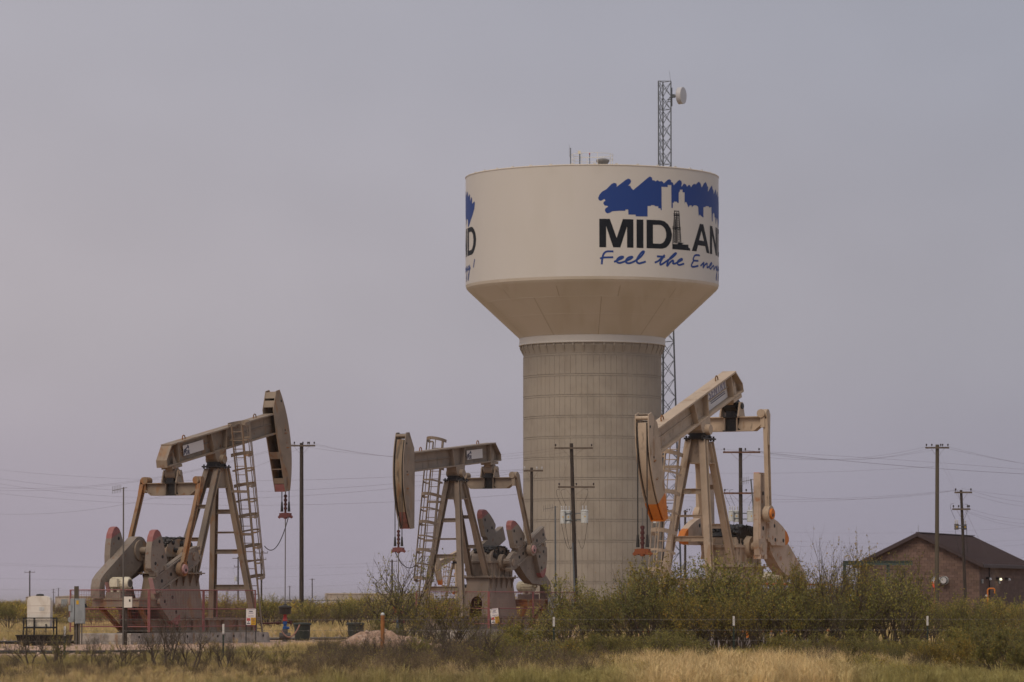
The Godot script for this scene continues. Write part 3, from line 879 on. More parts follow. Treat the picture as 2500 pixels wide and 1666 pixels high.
	for h in [Vector3(4.24 * k, 1.42 * k, 0.045), Vector3(4.3 * k, 0.35, 0.035)]:
		s = Sh.new(); s.xf = T
		s.tube(Vector3(h.x, h.y, hw * nz - 0.004 * nz), Vector3(h.x, h.y, hw * nz + 0.004 * nz), h.z, h.z, 10)
		obj("plate_hole", s, M.black, head)
	for h in [Vector2(4.25 * k, 0.25), Vector2(4.28 * k, -0.28)]:
		s = Sh.new(); s.xf = T
		s.bar(Vector3(h.x, h.y, (hw + 0.02) * nz), Vector3(h.x + 0.1, h.y - 0.02, (hw + 0.03) * nz), 0.04, 0.03)
		obj("head_latch", s, M.rusty, head)
	# --- wireline bridle, carrier bar, polished rod
	var cy: float = c.carrier
	var bb: float = c.beta
	for z in [-1.0, 1.0]:
		s = Sh.new()
		var line := []
		for i in 12:
			var a := lerpf(a0 * 0.85, -bb, i / 11.0)
			line.append(T * Vector3((R - 0.045) * cos(a), (R - 0.045) * sin(a), z * hw * 0.66))
		s.path(line, 0.02, 6)
		var tip: Vector3 = line[11]
		var foot := Vector3(R - 0.045, cy + 0.16, z * 0.15)
		s.tube(tip, foot, 0.02, 0.02, 6)
		obj("bridle_cable", s, M.cable, o)
		s = Sh.new()
		s.tube(foot + Vector3(0, 0.32, 0), foot - Vector3(0, 0.04, 0), 0.03, 0.055, 8)
		obj("cable_socket", s, M.cable, o)
	s = Sh.new()
	var rx := R - 0.045
	s.box(Vector3(rx, cy, 0), Vector3(0.16, 0.16, 0.26))
	s.prism(PackedVector2Array([Vector2(rx - 0.07, cy - 0.1), Vector2(rx + 0.07, cy - 0.1), Vector2(rx + 0.07, cy + 0.07), Vector2(rx - 0.07, cy + 0.07)]), 0.13, 0.22)
	s.prism(PackedVector2Array([Vector2(rx - 0.07, cy - 0.1), Vector2(rx + 0.07, cy - 0.1), Vector2(rx + 0.07, cy + 0.07), Vector2(rx - 0.07, cy + 0.07)]), -0.22, -0.13)
	s.bar(Vector3(rx, cy - 0.02, 0.21), Vector3(rx, cy - 0.1, 0.28), 0.07, 0.08)
	s.bar(Vector3(rx, cy - 0.02, -0.21), Vector3(rx, cy - 0.1, -0.28), 0.07, 0.08)
	s.tube(Vector3(rx, cy - 0.14, 0), Vector3(rx, cy - 0.08, 0), 0.06, 0.09, 8)
	obj("carrier_bar", s, c.carrier_mat, o)
	s = Sh.new()
	s.tube(Vector3(rx, cy + 0.08, 0), Vector3(rx, cy + 0.74, 0), 0.042, 0.042, 8)
	for i in 4:
		s.tube(Vector3(rx, cy + 0.2 + i * 0.15, 0), Vector3(rx, cy + 0.27 + i * 0.15, 0), 0.065, 0.065, 8)
	obj("rod_clamp", s, M.redmetal, o)
	s = Sh.new()
	s.tube(Vector3(rx, 1.2, 0), Vector3(rx, cy + 1.25, 0), 0.019, 0.019, 8)
	obj("polished_rod", s, M.steel, o)
	# --- centre bearing (turns with the beam) and Samson post
	s = Sh.new(); s.xf = T
	s.prism(PackedVector2Array([Vector2(-0.36, 0.297), Vector2(-0.33, 0.1), Vector2(-0.2, -0.12), Vector2(0.2, -0.12), Vector2(0.33, 0.1), Vector2(0.36, 0.297)]), -0.22, 0.22)
	var cb := obj("centre_bearing", s, pm, o)
	for z in [-1.0, 1.0]:
		s = Sh.new(); s.xf = T
		s.tube(Vector3(0, 0.02, 0.2 * z), Vector3(0, 0.02, 0.36 * z), 0.17, 0.15, 14)
		obj("bearing_cap", s, pm, cb)
	s = Sh.new()
	s.box(Vector3(0, H - 0.15, 0), Vector3(0.52, 0.14, 0.46))
	obj("bearing_base", s, M.grease, o)
	s = Sh.new()
	s.box(Vector3(0, H - 0.25, 0), Vector3(0.95, 0.05, 0.62))
	for x in [-0.4, -0.2, 0.2, 0.4]:
		for z in [-0.26, 0.26]:
			s.tube(Vector3(x, H - 0.32, z), Vector3(x, H - 0.17, z), 0.03, 0.03, 6)
	obj("saddle_plate", s, M.grease, o)
	s = Sh.new()
	var hx := func(x0: float, z0: float, yb: float, x1: float, z1: float, yt: float) -> Array:
		return [Vector3(-x0, yb, z0), Vector3(x0, yb, z0), Vector3(x0, yb, -z0), Vector3(-x0, yb, -z0), Vector3(-x1, yt, z1), Vector3(x1, yt, z1), Vector3(x1, yt, -z1), Vector3(-x1, yt, -z1)]
	s.hexa(hx.call(0.3, 0.24, H - 0.95, 0.22, 0.2, H - 0.275))
	s.box(Vector3(0, H - 0.97, 0), Vector3(0.75, 0.035, 0.62))
	obj("post_cap", s, pm, o)
	var rx0 := -1.88 if k > 0.95 else -1.52
	var feet := [[Vector3(0.26, H - 0.3, 0.22), Vector3(1.12, y0 + 0.5, 0.88)], [Vector3(0.26, H - 0.3, -0.22), Vector3(1.12, y0 + 0.5, -0.88)], [Vector3(-0.24, H - 0.36, 0.2), Vector3(rx0, y0 + 2.07, 0.37)], [Vector3(-0.24, H - 0.36, -0.2), Vector3(rx0, y0 + 2.07, -0.37)]]
	for f in feet:
		s = Sh.new()
		s.ibeam(f[0], f[1], 0.2, 0.21, 0.03, Vector3(1, 0.2, 0))
		obj("post_leg", s, pm, o)
		s = Sh.new()
		s.box(f[1] + Vector3(0, 0.015, 0), Vector3(0.34, 0.03, 0.3))
		obj("foot_plate", s, pm, o)
	for h in [[4.6, 0.16], [3.87, 0.07], [3.2, 0.16], [1.95, 0.18]]:
		var t: float = (H - 0.3 - (h[0] - 0.37 + y0)) / (H - 0.3 - y0 - 0.5)
		var a: Vector3 = feet[0][0].lerp(feet[0][1], t); var b: Vector3 = feet[1][0].lerp(feet[1][1], t)
		s = Sh.new()
		s.ibeam(a - Vector3(0, 0, 0.08), b + Vector3(0, 0, 0.08), 0.12 if h[1] > 0.1 else 0.07, h[1], 0.02)
		obj("cross_bar", s, pm, o)
	for h in [4.75, 3.6]:
		var t: float = (H - 0.36 - (h - 0.37 + y0)) / (H - 0.36 - y0 - 2.07)
		var a: Vector3 = feet[2][0].lerp(feet[2][1], t); var b: Vector3 = feet[3][0].lerp(feet[3][1], t)
		s = Sh.new()
		s.ibeam(a - Vector3(0, 0, 0.08), b + Vector3(0, 0, 0.08), 0.12, 0.14, 0.02)
		obj("cross_bar", s, pm, o)
	# --- tail bearing and equalizer
	var E := T * Vector3(-2.82 * k, 0, 0)
	var kw := 1.0 if k > 0.95 else 0.95
	s = Sh.new(); s.xf = T
	s.box(Vector3(-2.82 * k, 0.24, 0), Vector3(0.62, 0.1, 0.46))
	s.prism(PackedVector2Array([Vector2(-2.82 * k - 0.2, 0.18), Vector2(-2.82 * k - 0.13, -0.05), Vector2(-2.82 * k + 0.13, -0.05), Vector2(-2.82 * k + 0.2, 0.18)]), -0.13, 0.13)
	obj("tail_bearing", s, pm, o)
	s = Sh.new()
	s.tube(E + Vector3(0, 0, -0.2), E + Vector3(0, 0, 0.2), 0.2, 0.2, 16)
	s.tube(E + Vector3(0, 0, -0.36), E + Vector3(0, 0, 0.36), 0.09, 0.09, 10)
	obj("bearing_drum", s, M.grease if c.kind == "tan" else pm, o)
	var Q := E - Vector3(0, 0.54, 0)
	s = Sh.new()
	var side := PackedVector2Array()
	for p in [Vector2(-1.04, 0.19), Vector2(1.04, 0.19), Vector2(1.04, -0.02), Vector2(0.8, -0.19), Vector2(-0.8, -0.19), Vector2(-1.04, -0.02)]:
		side.append(Vector2(p.x * kw, p.y))
	s.xf = Transform3D(Basis(Vector3.UP, -PI / 2), Q)
	s.prism(side, -0.02, 0.02)
	s.box(Vector3(0, 0.205, 0), Vector3(2.12 * kw, 0.03, 0.28))
	s.box(Vector3(0, -0.205, 0), Vector3(1.6 * kw, 0.03, 0.28))
	for z in [-1.0, 1.0]:
		s.bar(Vector3(0.8 * kw * z, -0.205, 0), Vector3(1.05 * kw * z, -0.03, 0), 0.28, 0.03, Vector3.UP)
		s.box(Vector3(0.2 * z, 0, 0), Vector3(0.02, 0.375, 0.26))
	var eq := obj("equalizer", s, pm, o)
	for z in [-1.0, 1.0]:
		s = Sh.new()
		s.prism(PackedVector2Array([Vector2(Q.x - 0.24, Q.y + 0.222), Vector2(Q.x + 0.24, Q.y + 0.222), Vector2(Q.x + 0.1, E.y + 0.12), Vector2(Q.x - 0.1, E.y + 0.12)]), 0.27 * z, 0.32 * z)
		obj("bearing_ear", s, pm, eq)
		s = Sh.new()
		s.box(Q + Vector3(0, 0.08, 1.1 * kw * z), Vector3(0.24, 0.4, 0.14))
		s.tube(Q + Vector3(-0.16, 0.3, 1.06 * kw * z), Q + Vector3(0.16, 0.3, 1.06 * kw * z), 0.13, 0.13, 12)
		obj("end_clevis", s, am, eq)
	s = Sh.new()
	s.xf = Transform3D(Basis(Vector3.UP, -PI / 2), Q)
	var blot := PackedVector2Array([Vector2(-0.26, 0.19), Vector2(0.24, 0.19), Vector2(0.19, 0.05), Vector2(0.22, -0.08), Vector2(0.26, -0.19), Vector2(-0.3, -0.19), Vector2(-0.2, -0.1), Vector2(-0.24, 0.04)])
	s.prism(blot, 0.021, 0.028); s.prism(blot, -0.028, -0.021)
	s.box(Vector3(0, 0.222, 0), Vector3(0.5, 0.006, 0.284))
	for z in [-1.0, 1.0]:
		s.box(Vector3(0, 0.205, 0.142 * z), Vector3(0.46, 0.034, 0.004)); s.box(Vector3(0.03, -0.205, 0.142 * z), Vector3(0.44, 0.034, 0.004))
	s.xf = Transform3D()
	s.prism(PackedVector2Array([Vector2(E.x - 0.15, Q.y + 0.225), Vector2(E.x + 0.15, Q.y + 0.225), Vector2(E.x + 0.12, E.y - 0.05), Vector2(E.x - 0.12, E.y - 0.05)]), -0.15, 0.14)
	obj("oil_stain", s, M.grease, eq)
	# --- cranks, counterweights, pitman arms
	var S := Vector3(c.gear, y0 + 2.63, 0); var lv: float = c.get("lobe", 1.0)
	var ph: float = c.crank; var cl: float = c.crank_len; var rp: float = c.throw
	for z in [-1.0, 1.0]:
		var B := Transform3D(Basis(Vector3(0, 0, 1), ph), S)
		s = Sh.new(); s.xf = B
		var z0: float = 0.82 * z * kw; var z1: float = 1.0 * z * kw
		s.prism(PackedVector2Array([Vector2(-0.26, -0.26), Vector2(0.1, -0.33), Vector2(cl, -0.29), Vector2(cl, 0.29), Vector2(0.1, 0.33), Vector2(-0.26, 0.26)]), minf(z0, z1), maxf(z0, z1))
		for v in [-0.26, 0.26]:
			s.box(Vector3((cl + 0.2) / 2.0, v, 1.025 * z * kw), Vector3(cl - 0.25, 0.05, 0.05))
		for v in [-0.17, 0.17]:
			s.box(Vector3(-0.3, v, 0.91 * z * kw), Vector3(0.14, 0.12, 0.24))
		var ck := obj("crank", s, wm, o)
		s = Sh.new(); s.xf = B
		s.tube(Vector3(0, 0, 0.78 * z * kw), Vector3(0, 0, 1.03 * z * kw), 0.15, 0.15, 16)
		obj("shaft_end", s, pm, ck)
		s = Sh.new(); s.xf = B
		for u in [0.55, 0.9, 1.25, 1.6, 2.2, 2.8]:
			if absf(u - rp) > 0.3 and u < cl - 0.1:
				s.tube(Vector3(u, 0.02, 1.001 * z * kw), Vector3(u, 0.02, 1.006 * z * kw), 0.065, 0.065, 10)
		obj("crank_hole", s, M.black, ck)
		s = Sh.new(); s.xf = B
		s.box(Vector3(cl + 0.008, 0, (z0 + z1) / 2.0), Vector3(0.016, 0.56, 0.17))
		obj("end_paint", s, c.endpaint, ck)
		for lb in (c.lobes_near if z == nz else c.lobes_far):
			var v: float = lb[0]; var sh: float = lb[1]; var us := 1.0 if c.kind == "brown" else 0.76
			var lobe := PackedVector2Array()
			for q in [[0.12, 0.31], [0.12, 0.42], [0, 0.52], [0, 1.4], [0.05, 1.6], [0.16, 1.72], [0.31, 1.73], [0.5, 1.6], [0.72, 1.3], [0.9, 0.97], [1.02, 0.65], [0.98, 0.55], [0.9, 0.5], [0.9, 0.31]]:
				lobe.append(Vector2(q[0] * us * (0.5 + 0.5 * lv) + sh, (0.3 + (q[1] - 0.3) * lv) * v))
			var top := PackedVector2Array([Vector2(-9, 1.46 * v * lv), Vector2(9, 1.46 * v * lv), Vector2(9, 9 * v), Vector2(-9, 9 * v)])
			if c.kind == "tan":
				top = PackedVector2Array([Vector2(-9, 1.58 * v), Vector2(9, 1.58 * v), Vector2(9, 9 * v), Vector2(-9, 9 * v)])
			if v < 0:
				top.reverse()
			var w0: float = 0.82 * z * kw; var w1: float = 1.05 * z * kw
			for q in Geometry2D.clip_polygons(lobe, top):
				s = Sh.new(); s.xf = B
				s.prism(q, minf(w0, w1), maxf(w0, w1))
				obj("counterweight", s, wm, ck)
			for q in Geometry2D.intersect_polygons(lobe, top):
				s = Sh.new(); s.xf = B
				s.prism(q, minf(w0, w1), maxf(w0, w1))
				obj("counterweight_tip", s, tipm, ck)
			for h in [[0.22 * us, 0.75 * lv], [0.7 * us * lv, 0.7 * lv], [0.2 * us, 1.3 * lv]]:
				s = Sh.new(); s.xf = B
				s.tube(Vector3(h[0] + sh, h[1] * v, (w1 - 0.003 * z)), Vector3(h[0] + sh, h[1] * v, w1 + 0.004 * z), 0.062, 0.062, 10)
				obj("weight_hole", s, M.black, ck)
				s = Sh.new(); s.xf = B
				s.tube(Vector3(h[0] + sh, h[1] * v, (w0 + 0.003 * z)), Vector3(h[0] + sh, h[1] * v, w0 - 0.004 * z), 0.062, 0.062, 10)
				obj("weight_hole", s, M.black, ck)
			s = Sh.new(); s.xf = B
			for u in [0.22, 0.78]:
				s.box(Vector3(u * us + sh, 0.36 * v, 1.07 * z * kw), Vector3(0.13, 0.16, 0.05))
			obj("weight_clamp", s, wm, ck)
		# pitman
		var pin := B * Vector3(rp, 0, 0); pin.z = 1.2 * z * kw
		var topp := Q + Vector3(0, 0.3, 1.17 * z * kw)
		s = Sh.new()
		var dn := (pin - topp).normalized()
		var fw := Vector3(0, 0, 1).cross(dn).normalized()
		s.ibeam(topp + dn * 0.16, pin - dn * 0.16, 0.13, 0.19, 0.026, fw)
		s.tube(topp - Vector3(0, 0, 0.07), topp + Vector3(0, 0, 0.07), 0.13, 0.13, 14)
		# long tapering strap that ties the rod to its upper end
		s.hexa([topp + dn * 0.95 + fw * -0.03 + Vector3(0, 0, 0.09 * z), topp + dn * 0.95 + fw * 0.03 + Vector3(0, 0, 0.09 * z), topp + dn * 0.95 + fw * 0.03 + Vector3(0, 0, 0.06 * z), topp + dn * 0.95 + fw * -0.03 + Vector3(0, 0, 0.06 * z), topp + fw * -0.13 + Vector3(0, 0, 0.09 * z), topp + fw * 0.13 + Vector3(0, 0, 0.09 * z), topp + fw * 0.13 + Vector3(0, 0, 0.06 * z), topp + fw * -0.13 + Vector3(0, 0, 0.06 * z)])
		var pit := obj("pitman_arm", s, am, o)
		s = Sh.new()
		s.tube(pin - Vector3(0, 0, 0.09), pin + Vector3(0, 0, 0.09), 0.25, 0.25, 18)
		obj("big_end", s, am, pit)
		s = Sh.new()
		s.tube(pin + Vector3(0, 0, 0.09 * z), pin + Vector3(0, 0, 0.15 * z), 0.17, 0.15, 14)
		obj("wrist_pin", s, tipm if c.kind == "tan" else M.pinkpale, pit)
		s = Sh.new()
		s.tube(pin + Vector3(0.02, -0.04, 0.15 * z), pin + Vector3(0.02, -0.04, 0.158 * z), 0.06, 0.05, 8)
		obj("grease_mark", s, M.grease, pit)
		s = Sh.new(); s.xf = B
		s.tube(Vector3(rp, 0, 0.99 * z * kw), Vector3(rp, 0, 1.12 * z * kw), 0.16, 0.16, 14)
		obj("pin_boss", s, wm, ck)
	# --- gear reducer on its pedestal
	var gx := S.x
	s = Sh.new()
	s.prism(PackedVector2Array([Vector2(gx - 0.95, y0 + 2.07), Vector2(gx + 0.8, y0 + 2.07), Vector2(gx + 0.86, y0 + 2.6), Vector2(gx - 1.0, y0 + 2.6)]), -0.46, 0.46)
	s.box(Vector3(gx - 0.07, y0 + 2.64, 0), Vector3(2.02, 0.08, 1.04))
	var gear := obj("gear_reducer", s, pm, o)
	var cov := [Vector2(gx + 0.86, y0 + 2.68)]
	for i in 13:
		var a := PI * i / 12.0
		cov.append(Vector2(gx - 0.05 + 0.88 * cos(a), y0 + 2.7 + 0.52 * pow(sin(a), 0.75)))
	cov.append(Vector2(gx - 1.0, y0 + 2.68))
	s = Sh.new()
	s.prism(PackedVector2Array(cov), -0.43, 0.43)
	obj("gear_cover", s, pm, gear)
	for z in [-1.0, 1.0]:
		s = Sh.new()
		s.tube(S + Vector3(0, 0, 0.4 * z), S + Vector3(0, 0, 0.62 * z), 0.34, 0.3, 18)
		s.tube(S + Vector3(0, 0, 0.6 * z), S + Vector3(0, 0, 0.8 * z * kw), 0.15, 0.15, 14)
		for i in 4:
			var rib := Sh.new()
			rib.box(Vector3(gx - 0.7 + i * 0.45, y0 + 2.33, 0.475 * z), Vector3(0.04, 0.52, 0.06))
			obj("case_rib", rib, pm, gear)
		obj("bearing_housing", s, pm, gear)
	# spilt grease clinging to the cover: an uneven skin
	s = Sh.new()
	var gr := RandomNumberGenerator.new()
	gr.seed = c.seed
	var gtop := 0.5 if c.kind == "tan" else 0.42
	for i in 130:
		var a := PI * gr.randf_range(0.16, 0.88); var zz := gr.randf_range(-0.44, 0.44)
		s.ball(Vector3(gx - 0.05 + 0.9 * cos(a), y0 + 2.72 + 0.53 * pow(sin(a), 0.75), zz), Vector3(gr.randf_range(0.05, 0.13), gr.randf_range(0.02, 0.07), gr.randf_range(0.05, 0.12)) * (gtop / 0.42), 6)
	if c.kind == "tan":
		# a thick coat over the front half of the cover
		var coat := []
		for i in 11:
			var a := PI * lerpf(0.1, 0.68, i / 10.0)
			coat.append(Vector2(gx - 0.05 + 0.92 * cos(a), y0 + 2.71 + 0.56 * pow(sin(a), 0.75)))
		for i in 11:
			var a := PI * lerpf(0.68, 0.1, i / 10.0)
			coat.append(Vector2(gx - 0.05 + (0.72 - 0.1 * sin(i * 2.1)) * cos(a), y0 + 2.66 + (0.3 + 0.07 * sin(i * 1.7)) * pow(sin(a), 0.75)))
		s.prism(PackedVector2Array(coat), -0.45, 0.45)
	for i in 46:
		var a := PI * gr.randf_range(0.2, 0.7)
		s.ball(Vector3(gx - 0.05 + 0.84 * cos(a), y0 + 2.7 + gr.randf_range(0.0, 0.5) * pow(sin(a), 0.75), (0.44 if gr.randf() < 0.5 else -0.44)), Vector3(0.07, gr.randf_range(0.05, 0.14), 0.02), 6)
	obj("spilt_grease", s, M.grease, gear)
	s = Sh.new()
	var pl: float = c.gear - 1.05; var pr := -1.72 if k > 0.95 else -1.4
	s.box(Vector3((pl + pr) / 2.0, y0 + 2.045, 0), Vector3(pr - pl + 0.1, 0.04, 1.3))
	for x in 7:
		for z in [-0.58, 0.58]:
			s.tube(Vector3(lerpf(pl + 0.1, pr - 0.1, x / 6.0), y0 + 1.98, z), Vector3(lerpf(pl + 0.1, pr - 0.1, x / 6.0), y0 + 2.12, z), 0.03, 0.03, 6)
	var flange := s
	s = Sh.new()
	var pb := y0 + 0.5; var pt := y0 + 2.024
	for z in [-1.0, 1.0]:
		var q := [Vector3(pl - 0.15, pb, 0.56 * z), Vector3(pr + 0.12, pb, 0.56 * z), Vector3(pr - 0.12, pt, 0.47 * z), Vector3(pl + 0.12, pt, 0.47 * z)]
		var iv := Vector3(0, 0, -0.03 * z)
		if z > 0:
			s.hexa([q[0] + iv, q[1] + iv, q[2] + iv, q[3] + iv, q[0], q[1], q[2], q[3]])
		else:
			s.hexa([q[0], q[1], q[2], q[3], q[0] + iv, q[1] + iv, q[2] + iv, q[3] + iv])
	# end plates; the front one has a round-headed opening
	var front := PackedVector2Array([Vector2(-0.53, 0), Vector2(-0.26, 0), Vector2(-0.26, 0.5)])
	for i in 9:
		var a := PI - PI * i / 8.0
		front.append(Vector2(0.26 * cos(a), 0.5 + 0.3 * sin(a)))
	front.append_array([Vector2(0.26, 0), Vector2(0.53, 0), Vector2(0.44, pt - pb), Vector2(-0.44, pt - pb)])
	var lean := atan(0.24 / (pt - pb))
	s.xf = Transform3D(Basis(Vector3.UP, -PI / 2) * Basis(Vector3(1, 0, 0), lean), Vector3(pr + 0.1, pb, 0))
	s.prism(front, -0.015, 0.015)
	s.xf = Transform3D(Basis(Vector3.UP, -PI / 2) * Basis(Vector3(1, 0, 0), -lean), Vector3(pl - 0.13, pb, 0))
	s.prism(PackedVector2Array([Vector2(-0.53, 0), Vector2(0.53, 0), Vector2(0.44, pt - pb), Vector2(-0.44, pt - pb)]), -0.015, 0.015)
	s.xf = Transform3D()
	var ped := obj("pedestal", s, pm, o)
	obj("pedestal_flange", flange, pm, ped)
	for x in 5:
		for z in [-1.0, 1.0]:
			s = Sh.new()
			var gxx := lerpf(pl + 0.25, pr - 0.25, x / 4.0)
			s.hexa([Vector3(gxx - 0.012, pt - 0.42, 0.5 * z + 0.01), Vector3(gxx + 0.012, pt - 0.42, 0.5 * z + 0.01), Vector3(gxx + 0.012, pt - 0.42, 0.5 * z - 0.01), Vector3(gxx - 0.012, pt - 0.42, 0.5 * z - 0.01), Vector3(gxx - 0.012, pt, 0.55 * z + 0.085), Vector3(gxx + 0.012, pt, 0.55 * z + 0.085), Vector3(gxx + 0.012, pt, 0.55 * z - 0.085), Vector3(gxx - 0.012, pt, 0.55 * z - 0.085)])
			obj("gusset", s, pm, ped)
	# --- skid base
	s = Sh.new()
	for z in [-0.62, 0.62]:
		s.ibeam(Vector3(-5.0, y0 + 0.24, z), Vector3(1.7, y0 + 0.24, z), 0.24, 0.48, 0.035)
	var skid := obj("skid_base", s, c.skid, o)
	for i in 7:
		s = Sh.new()
		s.ibeam(Vector3(-4.8 + i * 1.06, y0 + 0.25, -0.5), Vector3(-4.8 + i * 1.06, y0 + 0.25, 0.5), 0.16, 0.42, 0.03)
		obj("cross_member", s, c.skid, skid)
		for z in [-1.0, 1.0]:
			s = Sh.new()
			s.box(Vector3(-4.4 + i * 0.95, y0 + 0.24, 0.69 * z), Vector3(0.025, 0.4, 0.09))
			obj("web_plate", s, c.skid, skid)
	s = Sh.new()
	s.box(Vector3(-1.6, y0 + 0.49, 0), Vector3(6.3, 0.02, 0.95))
	obj("deck_plate", s, c.skid, skid)
	# --- motor deck, belt guard, motor
	s = Sh.new()
	var dx0: float = c.gear + 3.15
	for x in [-6.45 + dx0, -4.55 + dx0]:
		s.ibeam(Vector3(x, y0 + 1.02, -0.95), Vector3(x, y0 + 1.02, 0.95), 0.12, 0.26, 0.025)
	for z in [-0.89, 0.0, 0.89]:
		s.ibeam(Vector3(-6.38 + dx0, y0 + 1.02, z), Vector3(-4.62 + dx0, y0 + 1.02, z), 0.12, 0.26, 0.025)
	s.box(Vector3(-5.5 + dx0, y0 + 1.165, 0), Vector3(1.95, 0.02, 1.9))
	var deck := obj("motor_deck", s, c.get("deck", M.rusty) if c.kind != "tan" else pm, o)
	for z in [-0.8, 0.8]:
		s = Sh.new()
		s.bar(Vector3(-6.2 + dx0, y0 + 0.88, z), Vector3(-4.95, y0 + 0.1, z * 0.75), 0.12, 0.14)
		obj("deck_brace", s, M.rusty if c.kind != "tan" else pm, deck)
		s = Sh.new()
		s.bar(Vector3(-4.6 + dx0, y0 + 0.88, z), Vector3(-4.6 + dx0, y0 + 0.5, z * 0.75), 0.12, 0.12)
		obj("deck_brace", s, M.rusty if c.kind != "tan" else pm, deck)
	s = Sh.new()
	var gp2 := PackedVector2Array()
	for i in 11:
		var a := deg_to_rad(-60.0 + 195.0 * i / 10.0)
		gp2.append(Vector2(-4.3 + dx0 + 0.48 * cos(a), y0 + 2.82 + 0.48 * sin(a)))
	for q in [[-6.42, 2.0], [-6.62, 1.82], [-6.7, 1.56], [-6.7, 1.18], [-6.38, 1.18], [-6.38, 1.72], [-5.05, 1.8], [-4.55, 2.05]]:
		gp2.append(Vector2(q[0] + dx0, y0 + q[1]))
	s.prism(gp2, -0.86, -0.5)
	var guard := obj("belt_guard", s, wm, o)
	for q in [[-4.85, 3.0], [-6.4, 1.93]]:
		s = Sh.new()
		for z in [-0.867, -0.493]:
			s.tube(Vector3(q[0] + dx0 + 0.1, y0 + q[1] - 0.06, z - 0.004), Vector3(q[0] + dx0 + 0.1, y0 + q[1] - 0.06, z + 0.004), 0.05, 0.05, 8)
		obj("guard_bolt", s, pm, guard)
	s = Sh.new()
	s.tube(Vector3(-4.3 + dx0, y0 + 2.82, -0.5), Vector3(-4.3 + dx0, y0 + 2.82, -0.44), 0.36, 0.36, 18)
	s.tube(Vector3(-4.3 + dx0, y0 + 2.82, -0.45), Vector3(-4.3 + dx0, y0 + 2.82, -0.2), 0.12, 0.12, 12)
	obj("guard_hub", s, pm, guard)
	s = Sh.new()
	s.tube(Vector3(-6.05 + dx0, y0 + 1.68, -0.42), Vector3(-6.05 + dx0, y0 + 1.68, 0.1), 0.2, 0.2, 18)
	s.tube(Vector3(-6.05 + dx0, y0 + 1.68, 0.1), Vector3(-6.05 + dx0, y0 + 1.68, 0.24), 0.225, 0.225, 18)
	s.tube(Vector3(-6.05 + dx0, y0 + 1.68, 0.24), Vector3(-6.05 + dx0, y0 + 1.68, 0.3), 0.225, 0.17, 18)
	for z in [-0.3, -0.05]:
		s.box(Vector3(-6.05 + dx0, y0 + 1.44, z), Vector3(0.42, 0.1, 0.1))
	s.tube(Vector3(-6.05 + dx0, y0 + 1.68, -0.55), Vector3(-6.05 + dx0, y0 + 1.68, -0.42), 0.05, 0.05, 8)
	var motor := obj("motor", s, M.cream, o)
	for i in 14:
		var a := TAU * i / 14.0
		s = Sh.new()
		s.box(Vector3(-6.05 + dx0 + 0.205 * cos(a), y0 + 1.68 + 0.205 * sin(a), -0.16), Vector3(0.03, 0.012, 0.46), Basis(Vector3(0, 0, 1), a))
		obj("cooling_fin", s, M.cream, motor)
	s = Sh.new()
	s.tube(Vector3(-6.05 + dx0, y0 + 1.68, 0.3), Vector3(-6.05 + dx0, y0 + 1.68, 0.31), 0.13, 0.13, 14)
	obj("fan_grille", s, M.can_dark, motor)
	s = Sh.new()
	s.box(Vector3(-6.32 + dx0, y0 + 1.7, -0.15), Vector3(0.14, 0.26, 0.3))
	obj("terminal_box", s, M.cream, motor)
	s = Sh.new()
	s.box(Vector3(-6.05 + dx0, y0 + 1.28, -0.15), Vector3(0.7, 0.2, 0.6))
	obj("motor_rail", s, wm, motor)
	# --- ladder with its safety cage, on the machine's right in front of the post
	var lx := func(y: float) -> float: return 0.85 + 0.19 * (H - 0.5 - y)
	var lm: Material = c.ladder
	var lt := H + 1.25 if c.kind == "brown" else H - 0.2; var lz := 0.5; var gap := (lt - 2.25) / (10 if c.kind == "brown" else 7)
	var lad := group_part("ladder", o)
	for z in [-0.22, 0.22]:
		s = Sh.new()
		s.bar(Vector3(lx.call(0.15), 0.15, lz + z), Vector3(lx.call(lt), lt, lz + z), 0.03, 0.075, Vector3(1, 0.2, 0))
		obj("stile", s, lm, lad)
	var yy := 0.5
	while yy < lt - 0.1:
		s = Sh.new()
		s.tube(Vector3(lx.call(yy), yy, lz - 0.205), Vector3(lx.call(yy), yy, lz + 0.205), 0.014, 0.014, 6)
		obj("rung", s, lm, lad)
		yy += 0.3
	var hy := 2.25
	var hi := 0
	var cage := func(y: float, t: float) -> Vector3:
		var a := PI * t
		return Vector3(lx.call(y) + 0.66 * sin(a), y + 0.125 * sin(a), lz + 0.36 * cos(a))
	while hy < lt + 0.05:
		s = Sh.new()
		for i in 12:
			s.bar(cage.call(hy, i / 12.0), cage.call(hy, (i + 1) / 12.0), 0.014, 0.12 if hi % 2 == 0 else 0.06)
		for z in [-1.0, 1.0]:
			s.bar(Vector3(lx.call(hy), hy, lz + 0.225 * z), Vector3(lx.call(hy), hy, lz + 0.36 * z), 0.014, 0.06)
		obj("cage_hoop", s, lm, lad)
		hy += gap
		hi += 1
	for i in 5:
		var t := 0.14 + 0.18 * i
		s = Sh.new()
		s.bar(cage.call(2.25, t), cage.call(hy - gap, t), 0.012, 0.045, Vector3(1, 0, 0))
		obj("cage_strip", s, lm, lad)
	for h in [H - 1.1, H - 2.6]:
		var t: float = (H - 0.3 - h) / (H - 0.3 - y0 - 0.5)
		var a: Vector3 = feet[0][0].lerp(feet[0][1], t)
		s = Sh.new()
		s.bar(a, Vector3(lx.call(h), h, lz + 0.2), 0.05, 0.09)
		s.bar(Vector3(lx.call(h), h, lz - 0.25), Vector3(lx.call(h), h, lz + 0.25), 0.05, 0.09)
		obj("ladder_bracket", s, lm, lad)
	return o


